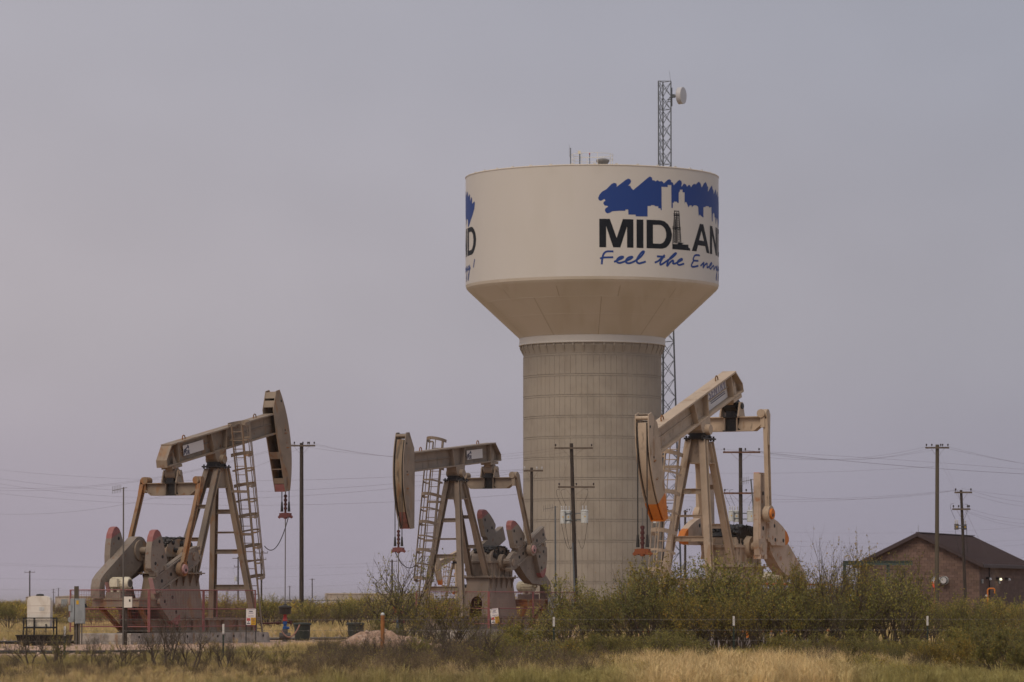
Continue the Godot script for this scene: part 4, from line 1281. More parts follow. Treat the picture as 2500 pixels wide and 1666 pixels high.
func foundation(label: String, pos: Vector3, yaw: float, y0: float, bury: float) -> void:
	var o := thing("concrete_foundation", label, "foundation", pos, yaw)
	var x0 := -6.8; var w := 2.92
	for i in 3:
		var s := Sh.new()
		var a := x0 + i * w + 0.012; var b := a + w - 0.024
		s.prism(PackedVector2Array([Vector2(a, -bury), Vector2(b, -bury), Vector2(b - (0.14 if i == 2 else 0.0), y0 - 0.03), Vector2(b - 0.03 - (0.14 if i == 2 else 0.0), y0), Vector2(a + 0.03, y0), Vector2(a, y0 - 0.03)]), -1.05, 1.05)
		obj("concrete_slab", s, M.pad, o)
		s = Sh.new()
		for x in [a + 0.5, b - 0.5]:
			s.tube(Vector3(x, y0 - 0.12, 1.045), Vector3(x, y0 - 0.12, 1.053), 0.05, 0.05, 10)
			s.tube(Vector3(x, y0 - 0.12, -1.053), Vector3(x, y0 - 0.12, -1.045), 0.05, 0.05, 10)
		obj("lifting_socket", s, M.black, o)


# a fence of welded mesh panels (mesh true) or of pipe rails, round a pumpjack; pieces: [x0, z0, x1, z1] in the machine's axes
func guard_fence(label: String, pos: Vector3, yaw: float, runs: Array, mesh: bool, m: Material, yb := 0.6, yt := 1.83) -> void:
	var o := thing("guard_fence", label, "safety fence", pos, yaw)
	for r in runs:
		var a := Vector3(r[0], 0, r[1]); var b := Vector3(r[2], 0, r[3])
		var n := maxi(1, roundi(a.distance_to(b) / 3.1))
		for i in n:
			var p := a.lerp(b, float(i) / n); var q := a.lerp(b, float(i + 1) / n)
			var d := (q - p).normalized()
			var s := Sh.new()
			for e in [p + d * 0.03, q - d * 0.03]:
				s.tube(e + Vector3(0, yb - 0.18, 0), e + Vector3(0, yt, 0), 0.027 if mesh else 0.026, 0.027 if mesh else 0.026, 8)
			obj("fence_post", s, m, o)
			for y in [yt, lerpf(yb, yt, 0.48), yb]:
				s = Sh.new()
				s.tube(p + Vector3(0, y, 0), q + Vector3(0, y, 0), 0.017 if mesh else 0.026, 0.017 if mesh else 0.026, 8)
				obj("fence_rail", s, m, o)
			if mesh:
				s = Sh.new()
				var l := p.distance_to(q)
				var t := 0.08
				while t < l:
					s.tube(p + d * t + Vector3(0, yb, 0), p + d * t + Vector3(0, yt, 0), 0.0027, 0.0027, 4, false)
					t += 0.1
				var y := yb + 0.07
				while y < yt:
					s.tube(p + Vector3(0, y, 0), q + Vector3(0, y, 0), 0.0027, 0.0027, 4, false)
					y += 0.1
				obj("wire_mesh", s, m, o)


# wellhead under the horsehead: pollution hat, stuffing box, valves, hose
func wellhead(label: String, pos: Vector3, bright: bool) -> void:
	var o := thing("wellhead", label, "wellhead", pos)
	var s := Sh.new()
	s.lathe([Vector2(0.05, 0.98), Vector2(0.2, 1.0), Vector2(0.22, 1.2), Vector2(0.245, 1.21), Vector2(0.245, 1.25), Vector2(0.2, 1.29), Vector2(0.07, 1.32), Vector2(0.05, 1.36), Vector2(0, 1.36)], 20)
	obj("drip_hat", s, M.hat if bright else M.rusty, o)
	s = Sh.new()
	s.lathe([Vector2(0.04, 0.74), Vector2(0.085, 0.75), Vector2(0.085, 0.84), Vector2(0.06, 0.86), Vector2(0.06, 0.98)], 14)
	obj("stuffing_box", s, M.signred if bright else M.can_dark, o)
	s = Sh.new()
	s.lathe([Vector2(0.05, 0.45), Vector2(0.09, 0.46), Vector2(0.09, 0.54), Vector2(0.055, 0.56), Vector2(0.055, 0.62), Vector2(0.08, 0.63), Vector2(0.08, 0.73), Vector2(0.04, 0.74)], 14)
	s.tube(Vector3(0, 0.5, 0), Vector3(0.16, 0.5, 0.02), 0.05, 0.045, 10)
	obj("blue_valve", s, M.blue, o)
	s = Sh.new()
	s.tube(Vector3(-0.2, 0.2, 0), Vector3(0.2, 0.2, 0), 0.13, 0.13, 14)
	s.tube(Vector3(0, -0.1, 0), Vector3(0, 0.46, 0), 0.1, 0.1, 14)
	obj("casing_head", s, M.can_dark, o)
	s = Sh.new()
	s.path([Vector3(-0.9, 0.66, 0.0), Vector3(-0.1, 0.68, 0.0), Vector3(0.22, 0.7, 0)], 0.03, 8)
	s.tube(Vector3(-0.32, 0.67, 0), Vector3(-0.22, 0.68, 0), 0.06, 0.06, 8)
	s.tube(Vector3(0.2, 0.63, 0), Vector3(0.2, 0.76, 0), 0.05, 0.05, 8)
	obj("flow_line", s, M.redmetal, o)
	if bright:
		s = Sh.new()
		var h := []
		for i in 15:
			var t := i / 14.0
			h.append(Vector3(-0.12 + 0.66 * t, 0.1 + 0.52 * pow(absf(t - 0.38) / 0.62, 2.0) + 0.12 * (1.0 - t), 0.22))
		s.path(h, 0.026, 8)
		obj("hose", s, M.hose_pink, o)


# ---------------------------------------------------------------- power poles and wires
# arms: [row in the photograph, reach left px, reach right px]; cans: [px from pole, top row, bottom row, half width px]
func utility_pole(label: String, px: float, top: float, d: float, r: float, m: Material, am: Material, arms: Array, cans := [], shift := 0.0, cm: Material = null, group := "") -> Node3D:
	var k := FOC / d
	var base := gp(px + shift, d)
	var o := thing("utility_pole", label, "utility pole", base, 0.0, group)
	var tp := at(px, top, d) - base
	var s := Sh.new()
	s.tube(Vector3(0, -0.3, 0), tp, r, r * 0.78, 12)
	obj("pole", s, m, o)
	var on := func(row: float) -> Vector3:
		var y := at(px, row, d).y
		return tp * (y / tp.y)
	for a in arms:
		var c: Vector3 = on.call(a[0]) + Vector3(0, 0, r + 0.05)
		var l: float = a[1] / k; var q: float = a[2] / k
		s = Sh.new()
		s.bar(c - Vector3(l, 0, 0), c + Vector3(q, 0, 0), 0.09, 0.115)
		var arm := obj("crossarm", s, am, o)
		if d < 500:
			for z in [-1.0, 1.0]:
				s = Sh.new()
				var reach: float = (l if z < 0 else q) * 0.55
				s.bar(c + Vector3(reach * z, -0.06, 0.05), c + Vector3(0.05 * z, -0.62, 0.0), 0.012, 0.04, Vector3(0, 0, 1))
				obj("arm_brace", s, am, o)
		var n := 4 if a.size() < 4 else int(a[3])
		for i in n:
			var x := lerpf(-l + 0.08, q - 0.08, float(i) / maxf(n - 1, 1))
			if absf(x) < r + 0.06:
				x += 0.25
			s = Sh.new()
			s.xf = Transform3D(Basis(), c + Vector3(x, 0.055, 0))
			s.lathe([Vector2(0.012, 0), Vector2(0.012, 0.08), Vector2(0.05, 0.09), Vector2(0.055, 0.13), Vector2(0.035, 0.15), Vector2(0.06, 0.17), Vector2(0.05, 0.21), Vector2(0.02, 0.23), Vector2(0, 0.23)], 8)
			obj("insulator", s, M.porcelain if a.size() > 4 else M.glaze, arm)
	var i := 0
	for a in cans:
		var t := at(px + a[0], a[1], d) - base; var b := at(px + a[0], a[2], d) - base
		var w: float = a[3] / k
		var z := 0.18 if i % 2 == 0 else -0.1
		s = Sh.new()
		s.xf = Transform3D(Basis(), Vector3(t.x, b.y, z))
		var h := t.y - b.y
		s.lathe([Vector2(0, 0), Vector2(w * 0.92, 0.0), Vector2(w * 0.95, 0.03), Vector2(w * 0.95, h * 0.9), Vector2(w * 1.04, h * 0.91), Vector2(w * 1.04, h * 0.95), Vector2(w * 0.7, h), Vector2(0, h * 1.03)], 18)
		var can := obj("transformer", s, cm if cm else M.can, o)
		s = Sh.new()
		for y in [0.25, 0.75]:
			s.bar(Vector3(t.x, b.y + h * y, z), Vector3(0, b.y + h * y, 0), 0.06, 0.07)
		obj("hanger", s, M.galv, can)
		for x in [-0.45, 0.4]:
			s = Sh.new()
			s.xf = Transform3D(Basis(), Vector3(t.x + w * x, t.y, z))
			s.lathe([Vector2(0.03, 0), Vector2(0.05, 0.06), Vector2(0.03, 0.09), Vector2(0.05, 0.15), Vector2(0.03, 0.18), Vector2(0.045, 0.24), Vector2(0.015, 0.3), Vector2(0, 0.32)], 8)
			obj("bushing", s, M.porcelain, can)
		s = Sh.new()
		s.box(Vector3(t.x + w * 0.1, b.y + h * 0.5, z + w * 0.96), Vector3(0.075, 0.075, 0.012))
		obj("can_plate", s, M.yellow, can)
		# jumper up to the arm and a drooping low-voltage lead
		s = Sh.new()
		var up: Vector3 = Vector3(t.x - w * 0.45, t.y + 0.3, z)
		var sg := signf(a[0]) if a[0] != 0 else 1.0
		var pa := []
		for j in 9:
			var g := j / 8.0
			pa.append(up + Vector3(sg * 0.5 * sin(g * PI) * 0.6 + 0.1 * g * sg, 0.35 * sin(g * PI) + 1.1 * g, 0))
		s.path(pa, 0.012, 5)
		pa = []
		for j in 13:
			var g := j / 12.0
			pa.append(Vector3(lerpf(t.x + sg * w * 0.9, 0.12 * sg, g), lerpf(b.y + 0.4, b.y - 1.1, g) - 1.25 * sin(g * PI), z))
		s.path(pa, 0.014, 5)
		obj("lead", s, M.cable, can)
		i += 1
	return o


func wire(label: String, a: Vector3, b: Vector3, sag: float, r := 0.016, group := "") -> void:
	var s := Sh.new()
	var p := []
	var n := 22
	for i in n + 1:
		var t := float(i) / n
		p.append(a.lerp(b, t) - Vector3(0, sag * 4.0 * t * (1.0 - t), 0))
	s.path(p, r * 0.34, 4)
	tag(obj("power_line", s, M.wire, null), label, "cable", group)


func power() -> void:
	utility_pole("tall dark wooden utility pole standing alone between the two left pumpjacks", 736, 1082, 290, 0.165, M.pole, M.arm, [[1089, 32, 34, 6]])
	utility_pole("wooden utility pole with three grey transformers in front of the concrete tower shaft", 1395, 1083, 272, 0.15, M.pole, M.arm, [[1095, 42, 52, 2], [1190, 36, 54, 3]], [[-21, 1247, 1279, 6.5], [-8.5, 1247, 1279, 9], [32, 1246, 1278, 9.5]], 13)
	utility_pole("wooden utility pole with white insulators at the left edge of the tower shaft", 1298, 1142, 289, 0.13, M.pole, M.arm, [[1150, 20, 28, 3, 1]])
	utility_pole("reddish wooden utility pole with transformers between the legs and pitman of the tan pumpjack", 1808, 1094, 272, 0.15, M.pole, M.arm_red, [[1105, 43, 48, 3], [1205, 42, 50, 3]], [[-23, 1247, 1273, 7], [-10, 1247, 1275, 8], [25, 1247, 1275, 10]], 2)
	utility_pole("tall greenish wooden utility pole in front of the brick building's gable", 2289, 1086, 292, 0.165, M.pole_tan, M.arm, [[1094, 30, 28, 5]], [], -2)
	utility_pole("leaning utility pole with dark transformers in front of the metal roof", 2347, 1197, 284, 0.12, M.pole, M.arm, [[1203, 17, 26, 2], [1244, 24, 20, 4]], [[-12, 1280, 1294, 5.5], [9, 1281, 1294, 5]], 13, M.can_dark)
	utility_pole("wooden pole behind the tan pumpjack's post with one small transformer", 1673, 1246, 390, 0.13, M.pole, M.arm, [[1250, 4, 6, 2]], [[10, 1273, 1290, 5]])
	utility_pole("dark wooden pole half hidden by the tan pumpjack's ladder, one transformer at its left", 1618, 1238, 340, 0.13, M.pole, M.arm, [[1245, 12, 14, 3]], [[-17, 1252, 1278, 7]])
	utility_pole("small far utility pole with one crossarm above the white chemical tank", 72, 1394, 930, 0.17, M.pole, M.arm, [[1398, 13, 13, 3]])
	utility_pole("tiny far utility pole with two crossarms, left of a pair at the horizon", 130, 1438, 1950, 0.2, M.pole, M.arm, [[1440, 5, 5, 0], [1447, 5, 5, 0]])
	utility_pole("tiny far utility pole with one crossarm, right of a pair at the horizon", 142, 1436, 1950, 0.2, M.pole, M.arm, [[1438, 6, 5, 0]])
	utility_pole("tiny far pole showing just above the grey electrical cabinet", 175, 1451, 1900, 0.16, M.pole, M.arm, [[1457, 3, 3, 0]])
	utility_pole("tiny far utility pole seen low between the legs of the left pumpjack", 554, 1429, 1500, 0.17, M.pole, M.arm, [[1431, 6, 7, 0]])
	utility_pole("far utility pole with one transformer seen between the legs of the left pumpjack", 581, 1360, 690, 0.15, M.pole, M.arm, [[1364, 14, 4, 0], [1385, 10, 4, 2]], [[-6, 1409, 1420, 3.5]])
	utility_pole("far utility pole with two crossarms behind the caged ladder of the left pumpjack", 638, 1347, 630, 0.15, M.pole, M.arm, [[1351, 15, 16, 4], [1367, 11, 12, 3]])
	utility_pole("very small far utility pole right of the polished rod of the left pumpjack", 707, 1431, 1700, 0.2, M.pole, M.arm, [[1432, 5, 4, 0]])
	utility_pole("small far utility pole just right of the tall dark one", 762, 1413, 1215, 0.18, M.pole, M.arm, [[1415, 7, 7, 0]])
	utility_pole("far utility pole behind the pale shipping container", 957, 1367, 708, 0.17, M.pole, M.arm, [[1371, 9, 13, 2]])
	# conduit and meter box on the pole before the tower
	var s := Sh.new()
	s.tube(at(1398, 1326, 271.6), at(1404, 1470, 271.6), 0.05, 0.05, 8)
	tag(obj("service_conduit", s, M.galv), "grey metal conduit running down the pole before the tower shaft", "conduit")
	var mb := thing("meter_box", "pale grey meter box at the foot of the transformer pole before the tower", "meter box", at(1404, 1500, 271) * Vector3(1, 0, 1))
	s = Sh.new()
	s.box(Vector3(0, 0.72 + 0.48, 0), Vector3(0.5, 0.95, 0.25))
	obj("cabinet", s, M.greybox, mb)
	s = Sh.new()
	s.box(Vector3(0, 1.69, 0.02), Vector3(0.54, 0.04, 0.32))
	obj("rain_lid", s, M.greybox, mb)
	s = Sh.new()
	for x in [-0.2, 0.2]:
		s.bar(Vector3(x, -0.1, 0), Vector3(x, 0.725, 0), 0.05, 0.05)
	obj("stand", s, M.galv, mb)
	# wires
	var A := func(dx: float) -> Vector3: return at(736 + dx, 1084, 289.7)
	var ga := "power lines left of the tall dark pole"
	for v in [[-30, -160, 1176, 1.6], [-17, -160, 1187, 1.5], [20, -160, 1240, 2.2]]:
		wire("thin power line rising from the left edge to the tall dark pole", A.call(v[0]), at(v[1], v[2], 330), v[3], 0.016, ga)
	var gb := "power lines between the tall dark pole and the transformer pole"
	for v in [[-28, 1358, 0.8], [18, 1393, 0.9], [32, 1446, 1.0]]:
		wire("thin power line from the tall dark pole to the pole before the tower", A.call(v[0]), at(v[1], 1094, 272), v[2], 0.014, gb)
	var gc := "long power lines behind the two left pumpjacks"
	for v in [[1279, 1128, 1.4], [1296, 1141, 2.2], [1325, 1150, 2.6]]:
		wire("thin slack power line passing behind the two left pumpjacks to the insulator pole", at(v[0], 1146, 289), at(-160, v[1], 460), v[2], 0.02, gc)
	wire("single thin line low behind the left pumpjack's equalizer", at(1284, 1206, 300), at(-160, 1186, 430), 1.4, 0.02)
	var gd := "low far power lines near the horizon at left"
	for v in [[1378, 1352], [1372, 1366], [1411, 1372], [1438, 1398]]:
		wire("faint far power line low across the left horizon", at(-60, v[0], 760), at(1290, v[1], 720), 1.5, 0.026, gd)
	var ge := "power lines between the two reddish and greenish poles"
	for v in [[1768, 2262], [1853, 2285], [1830, 2310]]:
		wire("thin power line from the reddish pole to the tall pole by the brick building", at(v[0], 1102, 272), at(v[1], 1091, 292), 0.75, 0.014, ge)
	wire("thicker dark line sloping down to the right past the tall pole by the building", at(1812, 1099, 272), at(2720, 1166, 310), 0.3, 0.026)
	wire("upper of two lines crossing the tall pole by the building near its top third", at(1640, 1092, 300), at(2720, 1166, 300), -0.2, 0.016)
	wire("line from behind the tan pumpjack to the middle of the tall pole by the building", at(1600, 1152, 340), at(2284, 1139, 292), 0.3, 0.014)
	var gf := "slack lines leaving the tall pole by the building to the right"
	for v in [[2292, 0], [2312, 1]]:
		wire("slack power line leaving the tall pole by the building to the right edge", at(v[0], 1090, 292), at(2660, 1150 + v[1] * 3, 300), 0.25, 0.015, gf)
	var gg := "power lines left of the leaning pole by the roof"
	for v in [[2334, 1560, 1205], [2347, 1560, 1216], [2340, 1858, 1204]]:
		wire("slack power line from the leaning pole by the roof towards the tan pumpjack", at(v[0], 1197, 284), at(v[1], v[2], 300), 0.55, 0.014, gg)
	var gh := "power lines right of the leaning pole by the roof"
	for v in [[2370, 1198, 1226, 0.4], [2348, 1193, 1216, 0.2], [2367, 1206, 1242, 0.35], [2366, 1242, 1260, 0.5], [2356, 1246, 1268, 0.6], [2360, 1250, 1272, 0.7]]:
		wire("slack power line from the leaning pole by the roof to the right edge", at(v[0], v[1], 284), at(2620, v[2], 290), v[3], 0.014, gh)
	for v in [[2293, 1100, 2424, 1392], [2294, 1124, 2434, 1400]]:
		wire("taut guy wire slanting from the tall pole by the building down over the roof" if v[1] == 1100 else "lower taut guy wire slanting from the tall pole down over the roof", at(v[0], v[1], 291), at(v[2], v[3], 283), 0.0, 0.012)
	wire("pale guy wire slanting down left from the pole before the tower shaft", at(1392, 1112, 271), at(1318, 1330, 268), 0.0, 0.013)
	var gi := "faint far lines behind the brick building"
	for v in [[1276, 1277], [1292, 1310], [1303, 1322], [1346, 1352]]:
		wire("faint far power line crossing behind the brick building", at(1560, v[0], 520), at(2620, v[1], 560), 1.4, 0.02, gi)


# ---------------------------------------------------------------- buildings and far structures
func brick_building() -> void:
	var corner := gp(2392, 295)
	var o := thing("brick_building", "brown block building with dark metal gable roof at the right edge", "building", corner, deg_to_rad(-21))
	var W := 8.9; var L := 15.0; var eave := 4.25; var ridge := 6.35
	var slope := (ridge - eave) / (W / 2.0)
	var s := Sh.new()
	s.prism(PackedVector2Array([Vector2(-W, -0.2), Vector2(0, -0.2), Vector2(0, eave), Vector2(-W / 2, ridge), Vector2(-W, eave)]), -0.3, -0.055)
	s.prism(PackedVector2Array([Vector2(-W, -0.2), Vector2(0, -0.2), Vector2(0, eave), Vector2(-W / 2, ridge), Vector2(-W, eave)]), -L, -L + 0.25)
	s.box(Vector3(-0.18, eave / 2 - 0.1, -L / 2 - 0.02), Vector3(0.25, eave + 0.18, L - 0.57))
	s.box(Vector3(-W + 0.12, eave / 2 - 0.1, -L / 2 - 0.02), Vector3(0.24, eave + 0.18, L - 0.57))
	obj("wall", s, M.mortar, o)
	# split-faced blocks in running bond, some courses paler
	var r := RandomNumberGenerator.new()
	r.seed = 21
	var gable := Sh.new(); var flank := Sh.new()
	for row in 31:
		var y := 0.0 + row * 0.205
		var off := 0.2 if row % 2 else 0.0
		var band := 1.0 + (0.14 if row in [16, 20, 24, 27] else 0.0) + (0.1 if row > 20 else 0.0)
		for i in 24:
			var x := -W - 0.2 + i * 0.405 + off
			var x1 := minf(x + 0.392, -0.012); var x0 := maxf(x, -W)
			if x1 - x0 < 0.08:
				continue
			var roofy := eave + slope * (W / 2.0 - maxf(absf(x0 + W / 2.0), absf(x1 + W / 2.0)))
			if y + 0.19 > roofy or (x0 > -7.75 and x1 < -5.6 and y < 3.85):
				continue
			var t := band * r.randf_range(0.82, 1.2)
			gable.col = Color(0.15 * t, 0.1 * t, 0.083 * t)
			gable.box(Vector3((x0 + x1) / 2, y + 0.097, -0.03 + r.randf_range(0, 0.012)), Vector3(x1 - x0, 0.19, 0.06))
		for i in 37:
			var z := -i * 0.405 - off
			if y + 0.19 > eave or z - 0.392 < -L:
				continue
			var t := band * r.randf_range(0.85, 1.15)
			flank.col = Color(0.138 * t, 0.092 * t, 0.078 * t)
			flank.box(Vector3(-0.03 + r.randf_range(0, 0.012), y + 0.097, z - 0.196), Vector3(0.06, 0.19, 0.392))
	stuff(obj("gable_blocks", gable, M.block, o))
	stuff(obj("side_blocks", flank, M.block, o))
	s = Sh.new()
	s.box(Vector3(-6.68, 1.92, -0.12), Vector3(2.1, 3.86, 0.1))
	obj("roller_door", s, M.door, o)
	for x in [-7.78, -5.58]:
		s = Sh.new()
		s.box(Vector3(x, 1.95, -0.02), Vector3(0.12, 3.9, 0.1))
		obj("door_frame", s, M.trim, o)
	# roof
	var ov := 0.4
	for z in [-1.0, 1.0]:
		var e := Vector2(-W / 2.0 + z * (W / 2.0 + ov), eave - slope * ov + 0.06)
		var q := Vector2(-W / 2.0, ridge + 0.06)
		s = Sh.new()
		s.prism(PackedVector2Array([e, q, q + Vector2(0, 0.1), e + Vector2(0, 0.1)]), -L - 0.4, 0.45)
		var rf := obj("roof", s, M.roof, o)
		for i in 37:
			var zz := 0.4 - i * 0.425
			s = Sh.new()
			s.bar(Vector3(e.x, e.y + 0.115, zz), Vector3(q.x, q.y + 0.115, zz), 0.035, 0.05)
			obj("roof_seam", s, M.roof, rf)
		s = Sh.new()
		s.box(Vector3(e.x + 0.03 * z, e.y - 0.03, -L / 2 + 0.02), Vector3(0.06, 0.22, L + 0.85))
		obj("gutter", s, M.trim, rf)
		s = Sh.new()
		s.bar(Vector3(e.x, e.y - 0.02, 0.47), Vector3(q.x, q.y - 0.02, 0.47), 0.03, 0.24)
		obj("barge_board", s, M.trim, rf)
	s = Sh.new()
	s.box(Vector3(-W / 2, ridge + 0.19, -L / 2), Vector3(0.3, 0.05, L + 0.8))
	obj("ridge_cap", s, M.roof, o)
	for z in [0.2, -13.6]:
		s = Sh.new()
		s.tube(Vector3(-W / 2, ridge + 0.2, z), Vector3(-W / 2, ridge + 0.75, z), 0.015, 0.01, 5)
		obj("lightning_rod", s, M.steel, o)
	for x in [-2.55, -3.15]:
		s = Sh.new()
		s.tube(Vector3(x, 3.06, 0.0), Vector3(x, 3.06, 0.32), 0.31, 0.31, 24)
		var fan := obj("fan_hood", s, M.can, o)
		s = Sh.new()
		s.tube(Vector3(x, 3.06, 0.3), Vector3(x, 3.06, 0.36), 0.285, 0.285, 24)
		obj("hood_ring", s, M.black, fan)
		s = Sh.new()
		s.tube(Vector3(x, 3.06, 0.34), Vector3(x, 3.06, 0.42), 0.25, 0.22, 24)
		obj("hood_cap", s, M.porcelain, fan)
	for z in [-0.75, -5.7]:
		s = Sh.new()
		s.box(Vector3(0.01, 3.0, z), Vector3(0.05, 0.3, 0.5))
		var v := obj("wall_vent", s, M.black, o)
		for i in 4:
			s = Sh.new()
			s.box(Vector3(0.045, 2.89 + i * 0.075, z), Vector3(0.04, 0.03, 0.48), Basis(Vector3(0, 0, 1), -0.5))
			obj("louvre", s, M.can, v)
	for z in [-2.1, -5.1, -7.7]:
		s = Sh.new()
		s.box(Vector3(0.12, 3.24, z), Vector3(0.24, 0.14, 0.42))
		var wl := obj("wall_light", s, M.black, o)
		s = Sh.new()
		s.box(Vector3(0.27, 3.17, z - 0.03), Vector3(0.1, 0.16, 0.36), Basis(Vector3(0, 0, 1), 0.4))
		obj("lamp_lens", s, M.lamp if z == -5.1 else M.lens, wl)
	var bulb := OmniLight3D.new()
	bulb.name = "wall_lamp_light"
	o.add_child(bulb)
	bulb.position = Vector3(0.5, 3.15, -5.1)
	bulb.light_color = Color(1, 0.95, 0.8)
	bulb.light_energy = 0.12
	bulb.light_size = 0.1
	bulb.omni_range = 12
	bulb.omni_attenuation = 2.0
	bulb.shadow_enabled = true
	s = Sh.new()
	s.box(Vector3(0.05, 2.1, -2.75), Vector3(0.1, 4.0, 0.12))
	obj("downspout", s, M.trim, o)
	# things round the building
	var g := thing("steel_gantry", "dark green steel portal frame beside the brick building", "gantry", gp(2116, 284))
	for x in [-1.5, 1.5]:
		s = Sh.new()
		s.ibeam(Vector3(x, -0.1, 0), Vector3(x, 4.05, 0), 0.2, 0.22, 0.03, Vector3(1, 0, 0))
		obj("gantry_post", s, M.frame_green, g)
	s = Sh.new()
	s.ibeam(Vector3(-1.62, 4.2, 0), Vector3(3.2, 4.2, 0), 0.2, 0.3, 0.04)
	obj("gantry_beam", s, M.frame_green, g)
	var p := thing("orange_pipe", "orange pipe bend standing before the side wall of the brick building", "pipe", gp(2412, 287))
	s = Sh.new()
	s.path([Vector3(0, -0.1, 0), Vector3(0, 2.35, 0), Vector3(0.1, 2.45, 0), Vector3(0.42, 2.45, 0), Vector3(0.5, 2.38, 0), Vector3(0.5, 2.1, 0)], 0.055, 8)
	obj("bent_pipe", s, M.orange, p)
	s = Sh.new()
	s.box(Vector3(-0.1, 1.95, 0.06), Vector3(0.14, 0.14, 0.1))
	obj("valve_box", s, M.porcelain, p)
	var k := thing("windsock", "small orange windsock hanging limp beside the tall pole at the building", "windsock", gp(2282, 210))
	s = Sh.new()
	s.tube(Vector3(0, -0.1, 0), Vector3(0, 2.55, 0), 0.025, 0.02, 6)
	obj("mast", s, M.rusty, k)
	s = Sh.new()
	s.tube(Vector3(-0.14, 2.48, 0.02), Vector3(-0.01, 2.2, 0.02), 0.085, 0.03, 10)
	obj("sock", s, M.sock, k)


func far_structures() -> void:
	var c := thing("shipping_container", "pale corrugated shipping container behind the wire fence", "shipping container", gp(795, 462), deg_to_rad(6))
	var s := Sh.new()
	s.box(Vector3(6.1, 1.3, -1.25), Vector3(12.15, 2.5, 2.4))
	obj("body", s, M.container, c)
	for i in 46:
		s = Sh.new()
		s.hexa([Vector3(1.0 + i * 0.24, 0.15, -0.05), Vector3(1.12 + i * 0.24, 0.15, -0.05), Vector3(1.12 + i * 0.24, 0.15, -0.1), Vector3(1.0 + i * 0.24, 0.15, -0.1), Vector3(1.0 + i * 0.24, 2.42, -0.05), Vector3(1.12 + i * 0.24, 2.42, -0.05), Vector3(1.12 + i * 0.24, 2.42, -0.1), Vector3(1.0 + i * 0.24, 2.42, -0.1)])
		s.box(Vector3(1.06 + i * 0.24, 1.29, -0.03), Vector3(0.1, 2.27, 0.04))
		obj("corrugation", s, M.container, c)
	for y in [0.08, 2.53]:
		s = Sh.new()
		s.box(Vector3(6.1, y, -0.02), Vector3(12.2, 0.13, 0.1))
		obj("side_rail", s, M.container, c)
	for x in [0.04, 12.16]:
		s = Sh.new()
		s.box(Vector3(x, 1.3, -0.02), Vector3(0.14, 2.58, 0.14))
		obj("corner_post", s, M.container, c)
	var f := thing("chain_link_fence", "chain link fence with angled barbed wire arms before the pale container", "fence", gp(690, 436))
	var L := 21.0
	var ytop := 1.8
	for i in 15:
		var x := L * i / 14.0 + (0.25 if i % 3 == 0 else 0.0)
		s = Sh.new()
		s.tube(Vector3(x, -0.1, 0), Vector3(x, ytop, 0), 0.045, 0.045, 8)
		s.tube(Vector3(x, ytop, 0), Vector3(x - 0.25, ytop + 0.42, 0.2), 0.026, 0.022, 6)
		obj("fence_post", s, M.galv, f)
	s = Sh.new()
	s.tube(Vector3(0, ytop - 0.03, 0), Vector3(L + 9, ytop - 0.03, 0), 0.04, 0.04, 8)
	obj("top_rail", s, M.galv, f)
	for i in 3:
		s = Sh.new()
		var t := 0.3 + i * 0.33
		s.tube(Vector3(-0.25 * t, ytop + 0.42 * t, 0.2 * t), Vector3(L + 9 - 0.25 * t, ytop + 0.42 * t, 0.2 * t), 0.009, 0.009, 4)
		obj("barbed_wire", s, M.galv, f)
	s = Sh.new()
	for i in 175:
		var x := i * 0.17
		s.tube(Vector3(x, 0.05, 0.02), Vector3(x + 1.7, ytop - 0.05, 0.02), 0.005, 0.005, 4, false)
		s.tube(Vector3(x + 1.7, 0.05, 0.03), Vector3(x, ytop - 0.05, 0.03), 0.005, 0.005, 4, false)
	stuff(obj("chain_link_mesh", s, M.galv, f))
	for v in [[134, 520, 2.3, "low tan portable building on the horizon behind the electrical cabinet"], [205, 505, 2.1, "low grey portable building on the horizon left of the left pumpjack"], [62, 540, 1.4, "low tan portable building behind the white chemical tank"]]:
		var b := thing("portable_building", v[3], "portable building", gp(v[0], v[1]), 0.1)
		s = Sh.new()
		s.box(Vector3(v[2], 1.25, -1.5), Vector3(v[2] * 2, 2.1, 3))
		obj("wall", s, M.container, b)
		s = Sh.new()
		s.prism(PackedVector2Array([Vector2(-0.1, 2.305), Vector2(v[2] * 2 + 0.1, 2.305), Vector2(v[2], 2.5)]), -3.1, 0.1)
		obj("roof", s, M.container, b)
		s = Sh.new()
		s.box(Vector3(v[2] * 0.5, 1.1, 0.01), Vector3(0.8, 1.8, 0.04))
		obj("door", s, M.greybox, b)
		for x in [1.0, 1.55]:
			s = Sh.new()
			s.box(Vector3(v[2] * x, 1.5, 0.01), Vector3(0.6, 0.6, 0.04))
			obj("window", s, M.black, b)


# ---------------------------------------------------------------- small things round the wells
func yagi(o: Node, top: Vector3, length: float, n: int, sgn: float) -> void:
	var s := Sh.new()
	s.bar(top + Vector3(0.12 * -sgn, 0, 0), top + Vector3(sgn * length, -0.1, 0), 0.02, 0.02)
	var a := obj("aerial_boom", s, M.steel, o)
	for i in n:
		s = Sh.new()
		var p := top + Vector3(sgn * length * (0.25 + 0.75 * i / (n - 1.0)), -0.03 - 0.06 * i / n, 0)
		s.tube(p - Vector3(0, 0.13, 0), p + Vector3(0, 0.13, 0), 0.007, 0.007, 5)
		obj("aerial_element", s, M.steel, a)


